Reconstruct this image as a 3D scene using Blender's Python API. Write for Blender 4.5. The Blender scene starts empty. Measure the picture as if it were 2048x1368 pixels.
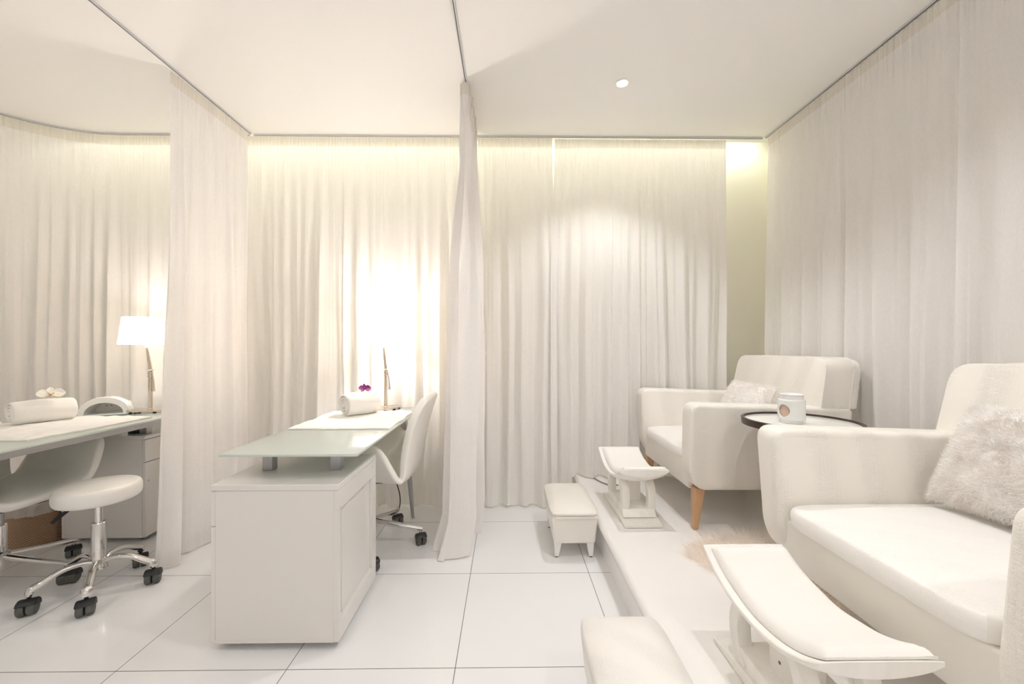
import bpy, bmesh, math, random
from mathutils import Vector, Matrix, noise
random.seed(7)
PI = math.pi
SC = bpy.context.scene
COL = SC.collection

# ------------------------------------------------------------------ camera
cam_d = bpy.data.cameras.new('camera'); cam = bpy.data.objects.new('camera', cam_d); COL.objects.link(cam)
cam_d.sensor_width = 36.0
cam_d.lens = 806 / 2048 * 36.0
cam_d.shift_y = 9 / 2048
cam_d.clip_start = 0.02
cam.location = (0, 0, 1.15)
cam.rotation_euler = (PI / 2, 0, -math.atan(10 / 806))
SC.camera = cam

# ------------------------------------------------------------------ view, world
SC.view_settings.view_transform = 'Standard'
SC.view_settings.look = 'None'
SC.view_settings.exposure = 0.21
SC.view_settings.gamma = 1.0
SC.view_settings.use_curve_mapping = False
SC.cycles.use_denoising = True
SC.cycles.max_bounces = 12
SC.cycles.diffuse_bounces = 12
SC.cycles.glossy_bounces = 4
SC.cycles.transparent_max_bounces = 8
SC.cycles.transmission_bounces = 6
SC.cycles.use_adaptive_sampling = True
SC.cycles.adaptive_threshold = 0.06
SC.cycles.adaptive_min_samples = 20
SC.cycles.use_light_tree = False
SC.cycles.caustics_reflective = False
SC.cycles.caustics_refractive = False
SC.cycles.sample_clamp_indirect = 40.0
w = bpy.data.worlds.new('world'); SC.world = w; w.use_nodes = True
w.node_tree.nodes['Background'].inputs[0].default_value = (1, 0.95, 0.9, 1)
w.node_tree.nodes['Background'].inputs[1].default_value = 0.3

CEIL = 2.66      # ceiling height
DAIS = 0.20      # height of the raised platform
NEUT = (1.0, 0.985, 0.985)

# ceiling downlights: x, y, watts, spot half angle (deg)
DOWN = [(0.66, 2.30, 46, 54), (0.78, 1.02, 38, 64), (-0.95, 0.55, 12, 70), (-0.1, -0.6, 10, 72),
        (-2.6, 0.5, 18, 70), (1.1, -0.4, 24, 78), (-1.6, -1.25, 34, 47), (0.4, -1.35, 38, 47)]  # last two are unseen, added behind the camera to raise ambient bounce
LAMP_W_MIDDLE = 29.0
LAMP_W_LEFT = 19.0
COVE_W = 1.5

# ------------------------------------------------------------------ node material helpers
def mat(name, color=(0.8, 0.8, 0.8), rough=0.5, metal=0.0, spec=0.5, **kw):
    m = bpy.data.materials.new(name); m.use_nodes = True
    b = m.node_tree.nodes['Principled BSDF']
    b.inputs['Base Color'].default_value = (*color, 1)
    b.inputs['Roughness'].default_value = rough
    b.inputs['Metallic'].default_value = metal
    b.inputs['Specular IOR Level'].default_value = spec
    for k, v in kw.items():
        b.inputs[k.replace('_', ' ')].default_value = v
    return m

def N(m, typ, **inp):
    n = m.node_tree.nodes.new(typ)
    for k, v in inp.items():
        if k.startswith('p_'): setattr(n, k[2:], v)
        else: n.inputs[k].default_value = v
    return n
def L(m, a, b): m.node_tree.links.new(a, b)
def bsdf(m): return m.node_tree.nodes['Principled BSDF']

def tint_noise(m, c1, c2, scale=6.0, detail=4.0):
    t = N(m, 'ShaderNodeTexCoord'); n = N(m, 'ShaderNodeTexNoise', Scale=scale, Detail=detail)
    r = N(m, 'ShaderNodeValToRGB')
    r.color_ramp.elements[0].color = (*c1, 1); r.color_ramp.elements[1].color = (*c2, 1)
    r.color_ramp.elements[0].position = 0.35; r.color_ramp.elements[1].position = 0.65
    L(m, t.outputs['Object'], n.inputs['Vector']); L(m, n.outputs['Fac'], r.inputs[0]); L(m, r.outputs[0], bsdf(m).inputs['Base Color'])
    return n
def bump_noise(m, scale=80.0, strength=0.2, dist=0.002, detail=4.0):
    t = N(m, 'ShaderNodeTexCoord'); n = N(m, 'ShaderNodeTexNoise', Scale=scale, Detail=detail)
    b = N(m, 'ShaderNodeBump', Strength=strength, Distance=dist)
    L(m, t.outputs['Object'], n.inputs['Vector']); L(m, n.outputs['Fac'], b.inputs['Height']); L(m, b.outputs[0], bsdf(m).inputs['Normal'])
    return m

# walls, ceiling
M = {}
M['ceiling'] = mat('ceiling_paint', (0.90, 0.885, 0.87), 0.7, spec=0.3); bump_noise(M['ceiling'], 120, 0.05, 0.001)
M['wall'] = mat('wall_paint', (0.88, 0.86, 0.77), 0.7, spec=0.3); bump_noise(M['wall'], 90, 0.08, 0.001)
M['wall_plain'] = mat('wall_paint_plain', (0.88, 0.865, 0.845), 0.7, spec=0.3)
M['platform'] = mat('platform_gloss', (0.87, 0.855, 0.84), 0.22, spec=0.5); bump_noise(M['platform'], 4, 0.03, 0.01)

# glossy white floor tiles, 0.6 m, thin dark joints
def floor_mat():
    m = mat('floor_tiles', (0.83, 0.82, 0.81), 0.07, spec=0.55)
    g = N(m, 'ShaderNodeNewGeometry'); s = N(m, 'ShaderNodeSeparateXYZ'); L(m, g.outputs['Position'], s.inputs[0])
    outs = []; cells = []
    for ax, off in (('X', 0.185), ('Y', -1.444)):
        a = N(m, 'ShaderNodeMath', p_operation='ADD'); a.inputs[1].default_value = off; L(m, s.outputs[ax], a.inputs[0])
        d = N(m, 'ShaderNodeMath', p_operation='DIVIDE'); d.inputs[1].default_value = 0.6; L(m, a.outputs[0], d.inputs[0])
        h = N(m, 'ShaderNodeMath', p_operation='ADD'); h.inputs[1].default_value = 0.5; L(m, d.outputs[0], h.inputs[0])
        f = N(m, 'ShaderNodeMath', p_operation='FRACT'); L(m, h.outputs[0], f.inputs[0])
        fl = N(m, 'ShaderNodeMath', p_operation='FLOOR'); L(m, d.outputs[0], fl.inputs[0]); cells.append(fl)
        q = N(m, 'ShaderNodeMath', p_operation='SUBTRACT'); q.inputs[1].default_value = 0.5; L(m, f.outputs[0], q.inputs[0])
        ab = N(m, 'ShaderNodeMath', p_operation='ABSOLUTE'); L(m, q.outputs[0], ab.inputs[0])
        lt = N(m, 'ShaderNodeMath', p_operation='LESS_THAN'); lt.inputs[1].default_value = 0.0022; L(m, ab.outputs[0], lt.inputs[0])
        outs.append(lt)
    mx = N(m, 'ShaderNodeMath', p_operation='MAXIMUM'); L(m, outs[0].outputs[0], mx.inputs[0]); L(m, outs[1].outputs[0], mx.inputs[1])
    c = N(m, 'ShaderNodeCombineXYZ'); L(m, cells[0].outputs[0], c.inputs[0]); L(m, cells[1].outputs[0], c.inputs[1])
    wn = N(m, 'ShaderNodeTexWhiteNoise'); L(m, c.outputs[0], wn.inputs['Vector'])
    cr = N(m, 'ShaderNodeValToRGB'); cr.color_ramp.elements[0].color = (0.82, 0.825, 0.835, 1); cr.color_ramp.elements[1].color = (0.845, 0.85, 0.86, 1)
    L(m, wn.outputs['Value'], cr.inputs[0])
    mix = N(m, 'ShaderNodeMix', p_data_type='RGBA'); L(m, mx.outputs[0], mix.inputs[0]); L(m, cr.outputs[0], mix.inputs[6]); mix.inputs[7].default_value = (0.10, 0.085, 0.07, 1)
    L(m, mix.outputs[2], bsdf(m).inputs['Base Color'])
    rr = N(m, 'ShaderNodeMath', p_operation='MULTIPLY_ADD'); rr.inputs[1].default_value = 0.6; rr.inputs[2].default_value = 0.07; L(m, mx.outputs[0], rr.inputs[0]); L(m, rr.outputs[0], bsdf(m).inputs['Roughness'])
    n = N(m, 'ShaderNodeTexNoise', Scale=3.0, Detail=2.0); L(m, g.outputs['Position'], n.inputs['Vector'])
    b = N(m, 'ShaderNodeBump', Strength=0.05, Distance=0.01); L(m, n.outputs['Fac'], b.inputs['Height']); L(m, b.outputs[0], bsdf(m).inputs['Normal'])
    return m
M['floor'] = floor_mat()

# sheer woven curtain: diffuse + translucent with a fine weave
def curtain_mat(name, col, trans):
    m = bpy.data.materials.new(name); m.use_nodes = True; nt = m.node_tree; nt.nodes.clear()
    out = N(m, 'ShaderNodeOutputMaterial'); d = N(m, 'ShaderNodeBsdfDiffuse', Roughness=0.6); t = N(m, 'ShaderNodeBsdfTranslucent')
    mx = N(m, 'ShaderNodeMixShader'); mx.inputs[0].default_value = trans
    tc = N(m, 'ShaderNodeTexCoord'); mp = N(m, 'ShaderNodeMapping'); mp.inputs['Scale'].default_value = (500, 500, 60)
    n = N(m, 'ShaderNodeTexNoise', Scale=1.0, Detail=3.0)
    L(m, tc.outputs['Object'], mp.inputs[0]); L(m, mp.outputs[0], n.inputs['Vector'])
    r = N(m, 'ShaderNodeValToRGB'); r.color_ramp.elements[0].color = (*[c * 0.965 for c in col], 1); r.color_ramp.elements[1].color = (*[min(1, c * 1.02) for c in col], 1)
    r.color_ramp.elements[0].position = 0.3; r.color_ramp.elements[1].position = 0.7
    L(m, n.outputs['Fac'], r.inputs[0]); L(m, r.outputs[0], d.inputs['Color']); L(m, r.outputs[0], t.inputs['Color'])
    bp = N(m, 'ShaderNodeBump', Strength=0.15, Distance=0.001); L(m, n.outputs['Fac'], bp.inputs['Height']); L(m, bp.outputs[0], d.inputs['Normal'])
    L(m, d.outputs[0], mx.inputs[1]); L(m, t.outputs[0], mx.inputs[2]); L(m, mx.outputs[0], out.inputs[0])
    return m
M['curtain'] = curtain_mat('sheer_curtain', (0.925, 0.908, 0.897), 0.30)
M['curtain_header'] = curtain_mat('curtain_header_tape', (0.85, 0.82, 0.77), 0.2)

# embossed cream leather with bands of scales
def leather_mat(name, col, rough=0.38, scale=1.0, emboss=0.55):
    m = mat(name, col, rough, spec=0.4)
    t = N(m, 'ShaderNodeTexCoord'); mp = N(m, 'ShaderNodeMapping'); mp.inputs['Scale'].default_value = (80 * scale, 80 * scale, 210 * scale)
    nz = N(m, 'ShaderNodeTexNoise', Scale=7.0, Detail=1.0); L(m, t.outputs['Object'], nz.inputs['Vector'])
    va = N(m, 'ShaderNodeVectorMath', p_operation='MULTIPLY_ADD'); va.inputs[1].default_value = (0.03, 0.03, 0.03)
    L(m, nz.outputs['Color'], va.inputs[0]); L(m, t.outputs['Object'], va.inputs[2])
    L(m, va.outputs[0], mp.inputs[0])
    v = N(m, 'ShaderNodeTexVoronoi', p_feature='DISTANCE_TO_EDGE', Scale=1.0, Randomness=0.45); L(m, mp.outputs[0], v.inputs['Vector'])
    rm = N(m, 'ShaderNodeMapRange'); rm.inputs[2].default_value = 0.18; L(m, v.outputs['Distance'], rm.inputs[0])
    # bands
    wv = N(m, 'ShaderNodeTexWave', p_wave_type='BANDS', p_bands_direction='DIAGONAL', Scale=3.7, Distortion=0.5, Detail=1.0)
    mp2 = N(m, 'ShaderNodeMapping'); mp2.inputs['Scale'].default_value = (1, 1, 0.06); L(m, t.outputs['Object'], mp2.inputs[0]); L(m, mp2.outputs[0], wv.inputs['Vector'])
    mr = N(m, 'ShaderNodeMapRange'); mr.inputs[1].default_value = 0.3; mr.inputs[2].default_value = 0.8; mr.inputs[3].default_value = 0.12; mr.inputs[4].default_value = 1.0
    L(m, wv.outputs['Fac'], mr.inputs[0])
    mu = N(m, 'ShaderNodeMath', p_operation='MULTIPLY'); L(m, rm.outputs[0], mu.inputs[0]); L(m, mr.outputs[0], mu.inputs[1])
    b = N(m, 'ShaderNodeBump', Strength=emboss, Distance=0.0022); L(m, mu.outputs[0], b.inputs['Height']); L(m, b.outputs[0], bsdf(m).inputs['Normal'])
    return m
M['leather'] = leather_mat('embossed_cream_leather', (0.85, 0.82, 0.765))
M['leather_fine'] = leather_mat('finely_embossed_leather', (0.84, 0.82, 0.785), 0.4, 1.7, 0.4)
M['leather_plain'] = mat('smooth_cream_leather', (0.81, 0.785, 0.73), 0.35, spec=0.45); bump_noise(M['leather_plain'], 45, 0.12, 0.002)
M['seat_white'] = leather_mat('white_embossed_seat_leather', (0.86, 0.845, 0.82), 0.4, emboss=0.3)
M['vinyl'] = mat('white_vinyl', (0.82, 0.80, 0.765), 0.35, spec=0.4); bump_noise(M['vinyl'], 18, 0.12, 0.006)
M['chair_shell'] = mat('ivory_leatherette_shell', (0.83, 0.81, 0.765), 0.38, spec=0.4); bump_noise(M['chair_shell'], 30, 0.08, 0.003)
M['paint_white'] = mat('white_painted_wood', (0.85, 0.83, 0.79), 0.4, spec=0.4)
def carved_mat():
    m = mat('whitewashed_wood', (0.86, 0.84, 0.80), 0.45, spec=0.35)
    t = N(m, 'ShaderNodeTexCoord'); mp = N(m, 'ShaderNodeMapping'); mp.inputs['Scale'].default_value = (30, 30, 3); n = N(m, 'ShaderNodeTexNoise', Scale=1.0, Detail=5.0)
    L(m, t.outputs['Object'], mp.inputs[0]); L(m, mp.outputs[0], n.inputs['Vector'])
    r = N(m, 'ShaderNodeValToRGB'); r.color_ramp.elements[0].color = (0.83, 0.81, 0.76, 1); r.color_ramp.elements[1].color = (0.87, 0.855, 0.82, 1); r.color_ramp.elements[0].position = 0.3; r.color_ramp.elements[1].position = 0.6
    L(m, n.outputs['Fac'], r.inputs[0]); L(m, r.outputs[0], bsdf(m).inputs['Base Color'])
    b = N(m, 'ShaderNodeBump', Strength=0.15, Distance=0.002); L(m, n.outputs['Fac'], b.inputs['Height']); L(m, b.outputs[0], bsdf(m).inputs['Normal'])
    return m
M['carved'] = carved_mat()
M['cabinet'] = mat('white_gloss_laminate', (0.73, 0.71, 0.685), 0.16, spec=0.5); bump_noise(M['cabinet'], 3, 0.02, 0.01)
M['gap'] = mat('dark_joint', (0.12, 0.10, 0.08), 0.8)
M['chrome'] = mat('chrome', (0.78, 0.76, 0.74), 0.10, metal=1.0)
M['steel'] = mat('brushed_steel', (0.50, 0.50, 0.52), 0.38, metal=1.0); bump_noise(M['steel'], 200, 0.08, 0.001)
M['nickel'] = mat('satin_nickel', (0.66, 0.58, 0.50), 0.25, metal=1.0)
M['black'] = mat('black_plastic', (0.015, 0.015, 0.016), 0.45)
M['tyre'] = mat('grey_caster_tread', (0.10, 0.10, 0.09), 0.6)
M['cord'] = mat('grey_cord', (0.30, 0.29, 0.27), 0.5)
M['cord_black'] = mat('black_cord', (0.03, 0.03, 0.03), 0.5)
M['track'] = mat('aluminium_track', (0.66, 0.66, 0.68), 0.4, metal=0.3)
M['track_slot'] = mat('track_slot', (0.08, 0.08, 0.09), 0.7)
M['ceramic'] = mat('white_glazed_ceramic', (0.80, 0.80, 0.79), 0.22, spec=0.5)
M['clay'] = mat('ochre_clay_inside', (0.62, 0.46, 0.36), 0.7)
M['darkwood'] = mat('dark_brown_wood', (0.045, 0.025, 0.018), 0.35); tint_noise(M['darkwood'], (0.035, 0.02, 0.015), (0.065, 0.035, 0.025), 20)
def oak():
    m = mat('honey_oak', (0.5, 0.27, 0.11), 0.4)
    t = N(m, 'ShaderNodeTexCoord'); mp = N(m, 'ShaderNodeMapping'); mp.inputs['Scale'].default_value = (60, 60, 5); n = N(m, 'ShaderNodeTexNoise', Scale=1.0, Detail=4.0)
    L(m, t.outputs['Object'], mp.inputs[0]); L(m, mp.outputs[0], n.inputs['Vector'])
    r = N(m, 'ShaderNodeValToRGB'); r.color_ramp.elements[0].color = (0.50, 0.29, 0.15, 1); r.color_ramp.elements[1].color = (0.68, 0.44, 0.26, 1)
    L(m, n.outputs['Fac'], r.inputs[0]); L(m, r.outputs[0], bsdf(m).inputs['Base Color'])
    return m
M['oak'] = oak()
def towel_mat():
    m = mat('white_terry', (0.88, 0.865, 0.83), 0.95, spec=0.1)
    bump_noise(m, 420, 0.6, 0.002, 6); bsdf(m).inputs['Sheen Weight'].default_value = 0.25
    return m
M['towel'] = towel_mat()
M['petal_purple'] = mat('purple_petal', (0.30, 0.0, 0.22), 0.5); tint_noise(M['petal_purple'], (0.16, 0.0, 0.12), (0.40, 0.01, 0.30), 60)
M['petal_white'] = mat('white_petal', (0.88, 0.86, 0.80), 0.5)
M['petal_yellow'] = mat('yellow_lip', (0.85, 0.62, 0.30), 0.5)
M['fur_white'] = mat('white_fleece', (0.88, 0.84, 0.81), 0.9, spec=0.1); tint_noise(M['fur_white'], (0.89, 0.86, 0.83), (0.94, 0.93, 0.915), 14)
M['fur_beige'] = mat('beige_long_fur', (0.80, 0.66, 0.52), 0.8, spec=0.15); tint_noise(M['fur_beige'], (0.93, 0.85, 0.77), (0.97, 0.93, 0.88), 12)
M['lens'] = bpy.data.materials.new('lit_lens'); M['lens'].use_nodes = True
bsdf(M['lens']).inputs['Emission Color'].default_value = (1, 0.97, 0.92, 1); bsdf(M['lens']).inputs['Emission Strength'].default_value = 12
M['bulb'] = bpy.data.materials.new('lit_bulb'); M['bulb'].use_nodes = True
bsdf(M['bulb']).inputs['Emission Color'].default_value = (1, 0.85, 0.65, 1); bsdf(M['bulb']).inputs['Emission Strength'].default_value = 15
M['cove_tube'] = bpy.data.materials.new('lit_tube'); M['cove_tube'].use_nodes = True
bsdf(M['cove_tube']).inputs['Emission Color'].default_value = (0.97, 1.0, 0.82, 1); bsdf(M['cove_tube']).inputs['Emission Strength'].default_value = 6
def shade_mat(name, glow):
    m = bpy.data.materials.new(name); m.use_nodes = True; nt = m.node_tree; nt.nodes.clear()
    out = N(m, 'ShaderNodeOutputMaterial'); d = N(m, 'ShaderNodeBsdfDiffuse'); t = N(m, 'ShaderNodeBsdfTranslucent'); mx = N(m, 'ShaderNodeMixShader')
    mx.inputs[0].default_value = 0.6; d.inputs[0].default_value = (0.88, 0.86, 0.82, 1); t.inputs[0].default_value = (0.93, 0.88, 0.80, 1)
    e = N(m, 'ShaderNodeEmission', Strength=glow); e.inputs[0].default_value = (1, 0.90, 0.78, 1)
    a = N(m, 'ShaderNodeAddShader'); n = N(m, 'ShaderNodeTexNoise', Scale=300.0); b = N(m, 'ShaderNodeBump', Strength=0.1); L(m, n.outputs['Fac'], b.inputs['Height']); L(m, b.outputs[0], d.inputs['Normal'])
    tp = N(m, 'ShaderNodeBsdfTransparent'); tp.inputs[0].default_value = (1, 0.97, 0.93, 1); m2 = N(m, 'ShaderNodeMixShader'); m2.inputs[0].default_value = 0.42
    L(m, d.outputs[0], mx.inputs[1]); L(m, t.outputs[0], mx.inputs[2]); L(m, mx.outputs[0], m2.inputs[1]); L(m, tp.outputs[0], m2.inputs[2]); L(m, m2.outputs[0], a.inputs[0]); L(m, e.outputs[0], a.inputs[1]); L(m, a.outputs[0], out.inputs[0])
    return m
M['shade'] = shade_mat('lit_fabric_shade', 1.6)
def glass_mat():
    m = bpy.data.materials.new('frosted_green_glass'); m.use_nodes = True; nt = m.node_tree; nt.nodes.clear()
    out = N(m, 'ShaderNodeOutputMaterial'); d = N(m, 'ShaderNodeBsdfDiffuse'); t = N(m, 'ShaderNodeBsdfTranslucent'); tr = N(m, 'ShaderNodeBsdfTransparent'); g = N(m, 'ShaderNodeBsdfGlossy', Roughness=0.04)
    d.inputs[0].default_value = (0.84, 0.91, 0.85, 1); t.inputs[0].default_value = (0.84, 0.92, 0.86, 1); tr.inputs[0].default_value = (0.83, 0.92, 0.86, 1)
    n = N(m, 'ShaderNodeTexNoise', Scale=2.0); rp = N(m, 'ShaderNodeMapRange'); rp.inputs[3].default_value = 0.13; rp.inputs[4].default_value = 0.18
    m1 = N(m, 'ShaderNodeMixShader'); m1.inputs[0].default_value = 0.2; m2 = N(m, 'ShaderNodeMixShader'); m3 = N(m, 'ShaderNodeMixShader')
    L(m, n.outputs['Fac'], rp.inputs[0]); L(m, rp.outputs[0], m2.inputs[0])
    fr = N(m, 'ShaderNodeFresnel', IOR=1.5)
    L(m, d.outputs[0], m1.inputs[1]); L(m, t.outputs[0], m1.inputs[2]); L(m, m1.outputs[0], m2.inputs[1]); L(m, tr.outputs[0], m2.inputs[2])
    L(m, fr.outputs[0], m3.inputs[0]); L(m, m2.outputs[0], m3.inputs[1]); L(m, g.outputs[0], m3.inputs[2]); L(m, m3.outputs[0], out.inputs[0])
    return m
M['glass'] = glass_mat()
M['glass_clear'] = mat('pale_table_glass', (0.80, 0.82, 0.78), 0.08, spec=0.6)
def liner_mat():
    m = bpy.data.materials.new('clear_bin_liner'); m.use_nodes = True; nt = m.node_tree
    b = bsdf(m); b.inputs['Base Color'].default_value = (0.85, 0.84, 0.80, 1); b.inputs['Roughness'].default_value = 0.2; b.inputs['Alpha'].default_value = 0.45
    bump_noise(m, 40, 0.6, 0.01)
    return m
M['liner'] = liner_mat()
def wicker_mat():
    m = mat('woven_wicker', (0.42, 0.27, 0.15), 0.6)
    t = N(m, 'ShaderNodeTexCoord'); mp = N(m, 'ShaderNodeMapping'); mp.inputs['Scale'].default_value = (1, 1, 1.6)
    L(m, t.outputs['Object'], mp.inputs[0])
    a = N(m, 'ShaderNodeTexWave', p_wave_type='BANDS', p_bands_direction='Z', Scale=26.0, Distortion=0.6)
    c = N(m, 'ShaderNodeTexWave', p_wave_type='BANDS', p_bands_direction='DIAGONAL', Scale=34.0, Distortion=0.6)
    L(m, mp.outputs[0], a.inputs['Vector']); L(m, mp.outputs[0], c.inputs['Vector'])
    mu = N(m, 'ShaderNodeMath', p_operation='MULTIPLY'); L(m, a.outputs['Fac'], mu.inputs[0]); L(m, c.outputs['Fac'], mu.inputs[1])
    r = N(m, 'ShaderNodeValToRGB'); r.color_ramp.elements[0].color = (0.22, 0.12, 0.06, 1); r.color_ramp.elements[1].color = (0.62, 0.44, 0.28, 1); r.color_ramp.elements[1].position = 0.7
    L(m, mu.outputs[0], r.inputs[0]); L(m, r.outputs[0], bsdf(m).inputs['Base Color'])
    b = N(m, 'ShaderNodeBump', Strength=0.7, Distance=0.003); L(m, mu.outputs[0], b.inputs['Height']); L(m, b.outputs[0], bsdf(m).inputs['Normal'])
    return m
M['wicker'] = wicker_mat()

# ------------------------------------------------------------------ geometry helpers
class MB:
    """collects vertices and faces, links them as one mesh object"""
    def __init__(s): s.v = []; s.f = []; s.mi = []; s.cur = 0
    def add(s, vs, fs, T=None):
        k = len(s.v)
        s.v += [tuple(T @ Vector(p)) if T else tuple(p) for p in vs]
        s.f += [tuple(i + k for i in f) for f in fs]; s.mi += [s.cur] * len(fs); return s
    def from_bm(s, bm, T=None):
        bm.verts.index_update()
        s.add([v.co[:] for v in bm.verts], [[v.index for v in f.verts] for f in bm.faces], T); bm.free(); return s
    def box(s, x0, x1, y0, y1, z0, z1, bev=0.0, seg=2, T=None):
        bm = bmesh.new(); bmesh.ops.create_cube(bm, size=1.0)
        for v in bm.verts:
            v.co = Vector(((x0 + x1) / 2 + v.co.x * (x1 - x0), (y0 + y1) / 2 + v.co.y * (y1 - y0), (z0 + z1) / 2 + v.co.z * (z1 - z0)))
        if bev > 0: bmesh.ops.bevel(bm, geom=bm.edges[:], offset=bev, segments=seg, profile=0.5, affect='EDGES')
        return s.from_bm(bm, T)
    def lathe(s, prof, seg=32, T=None, cap=True, sx=1.0, sy=1.0):
        vs = []; fs = []; n = len(prof)
        for (r, z) in prof:
            for k in range(seg):
                a = 2 * PI * k / seg; vs.append((r * math.cos(a) * sx, r * math.sin(a) * sy, z))
        for i in range(n - 1):
            for k in range(seg):
                k2 = (k + 1) % seg
                fs.append((i * seg + k, i * seg + k2, (i + 1) * seg + k2, (i + 1) * seg + k))
        if cap:
            fs.append(tuple(reversed(range(seg)))); fs.append(tuple((n - 1) * seg + k for k in range(seg)))
        return s.add(vs, fs, T)
    def tube(s, pts, rad, seg=10, T=None, flat=1.0, cap=True):
        pts = [Vector(p) for p in pts]; n = len(pts)
        rad = rad if isinstance(rad, (list, tuple)) else [rad] * n
        vs = []; fs = []; up = Vector((0, 0, 1))
        for i, p in enumerate(pts):
            d = (pts[min(i + 1, n - 1)] - pts[max(i - 1, 0)]).normalized()
            ref = up if abs(d.dot(up)) < 0.95 else Vector((1, 0, 0))
            a = d.cross(ref).normalized(); b = a.cross(d).normalized()
            for k in range(seg):
                t = 2 * PI * k / seg; vs.append(tuple(p + a * (math.cos(t) * rad[i]) + b * (math.sin(t) * rad[i] * flat)))
        for i in range(n - 1):
            for k in range(seg):
                k2 = (k + 1) % seg; fs.append((i * seg + k, i * seg + k2, (i + 1) * seg + k2, (i + 1) * seg + k))
        if cap:
            fs.append(tuple(reversed(range(seg)))); fs.append(tuple((n - 1) * seg + k for k in range(seg)))
        return s.add(vs, fs, T)
    def stube(s, pts, rad, seg=12, T=None, flat=1.0, sub=6):
        """tube along a smooth curve through the given points"""
        P = [Vector(p) for p in pts]; n = len(P); rd = rad if isinstance(rad, (list, tuple)) else [rad] * n; q = []; r2 = []
        for i in range(n - 1):
            p0, p1, p2, p3 = P[max(i - 1, 0)], P[i], P[i + 1], P[min(i + 2, n - 1)]
            for k in range(sub + (1 if i == n - 2 else 0)):
                t = k / sub; q.append(0.5 * ((2 * p1) + (p2 - p0) * t + (2 * p0 - 5 * p1 + 4 * p2 - p3) * t * t + (3 * p1 - p0 - 3 * p2 + p3) * t ** 3)); r2.append(lerp(rd[i], rd[i + 1], t))
        return s.tube(q, r2, seg, T, flat)
    def prism(s, outline, d0, d1, axis='Y', bev=0.0, seg=3, T=None):
        """outline: 2D points; extruded along axis from d0 to d1"""
        def P(a, b, d):
            return (a, d, b) if axis == 'Y' else ((d, a, b) if axis == 'X' else (a, b, d))
        bm = bmesh.new()
        A = [bm.verts.new(P(a, b, d0)) for a, b in outline]; B = [bm.verts.new(P(a, b, d1)) for a, b in outline]
        n = len(outline); f1 = bm.faces.new(A); f2 = bm.faces.new(list(reversed(B)))
        for i in range(n): bm.faces.new((A[i], B[i], B[(i + 1) % n], A[(i + 1) % n]))
        bmesh.ops.recalc_face_normals(bm, faces=bm.faces[:])
        if bev > 0:
            ed = [e for e in bm.edges if (e in f1.edges[:]) or (e in f2.edges[:])]
            bmesh.ops.bevel(bm, geom=ed, offset=bev, segments=seg, profile=0.5, affect='EDGES', clamp_overlap=True)
        return s.from_bm(bm, T)
    def grid(s, fn, nu, nv, T=None, closed_u=False):
        vs = [fn(i / nu, j / nv) for j in range(nv + 1) for i in range(nu + (0 if closed_u else 1))]
        W = nu + (0 if closed_u else 1); fs = []
        for j in range(nv):
            for i in range(nu):
                i2 = (i + 1) % W
                fs.append((j * W + i, j * W + i2, (j + 1) * W + i2, (j + 1) * W + i))
        return s.add(vs, fs, T)
    def build(s, name, mats, parent=None, smooth=True, loc=None, rot=None, mods=()):
        me = bpy.data.meshes.new(name); me.from_pydata(s.v, [], s.f)
        mats = mats if isinstance(mats, (list, tuple)) else [mats]
        for mm in mats: me.materials.append(mm)
        if len(mats) > 1: me.polygons.foreach_set('material_index', s.mi)
        me.validate(); me.update()
        bm = bmesh.new(); bm.from_mesh(me); bmesh.ops.recalc_face_normals(bm, faces=bm.faces[:]); bm.to_mesh(me); bm.free()
        if smooth: me.shade_smooth(); me.set_sharp_from_angle(angle=math.radians(38))
        o = bpy.data.objects.new(name, me); COL.objects.link(o)
        if parent: o.parent = parent
        if loc: o.location = loc
        if rot: o.rotation_euler = rot
        for t, kw in mods:
            mo = o.modifiers.new(t.lower(), t)
            for k, v in kw.items(): setattr(mo, k, v)
        return o

SUB = lambda n=2: ('SUBSURF', dict(levels=n, render_levels=n))
def thing(name, label, cat, loc=(0, 0, 0), rz=0, group=None):
    o = bpy.data.objects.new(name, None); COL.objects.link(o); o.location = loc; o.rotation_euler = (0, 0, rz)
    o.empty_display_size = 0.1
    o['label'] = label; o['category'] = cat
    if group: o['group'] = group
    return o
def tag(o, label, cat, group=None):
    o['label'] = label; o['category'] = cat
    if group: o['group'] = group
    return o
def struct(o): o['kind'] = 'structure'; return o
def copy_tree(o, parent=None):
    c = o.copy(); COL.objects.link(c); c.parent = parent
    for ch in list(o.children): copy_tree(ch, c)
    return c
def TR(x, y, z, rz=0, ry=0, rx=0): return Matrix.Translation((x, y, z)) @ Matrix.Rotation(rz, 4, 'Z') @ Matrix.Rotation(ry, 4, 'Y') @ Matrix.Rotation(rx, 4, 'X')
def lerp(a, b, t): return a + (b - a) * t
def smooth(t): t = max(0, min(1, t)); return t * t * (3 - 2 * t)
def rounded(pts, r, n=5):
    """round the corners of a 2D outline; r one radius or one per corner"""
    out = []; k = len(pts); rs = r if isinstance(r, (list, tuple)) else [r] * k
    for i in range(k):
        p = Vector(pts[i]); a = Vector(pts[i - 1]); b = Vector(pts[(i + 1) % k])
        da = (a - p); db = (b - p); rr = min(rs[i], da.length * 0.48, db.length * 0.48)
        if rr < 1e-5: out.append(tuple(p)); continue
        s = p + da.normalized() * rr; e = p + db.normalized() * rr
        for j in range(n + 1):
            t = j / n; q = s * (1 - t) ** 2 + p * 2 * t * (1 - t) + e * t * t; out.append(tuple(q))
    return out

# ------------------------------------------------------------------ the room
XL, XR, YB, YF = -3.75, 2.05, 3.14, -1.9
struct(MB().box(XL - .1, XR + .1, YF - .1, YB + .1, -0.1, 0.0).build('floor', M['floor'], smooth=False))
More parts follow.
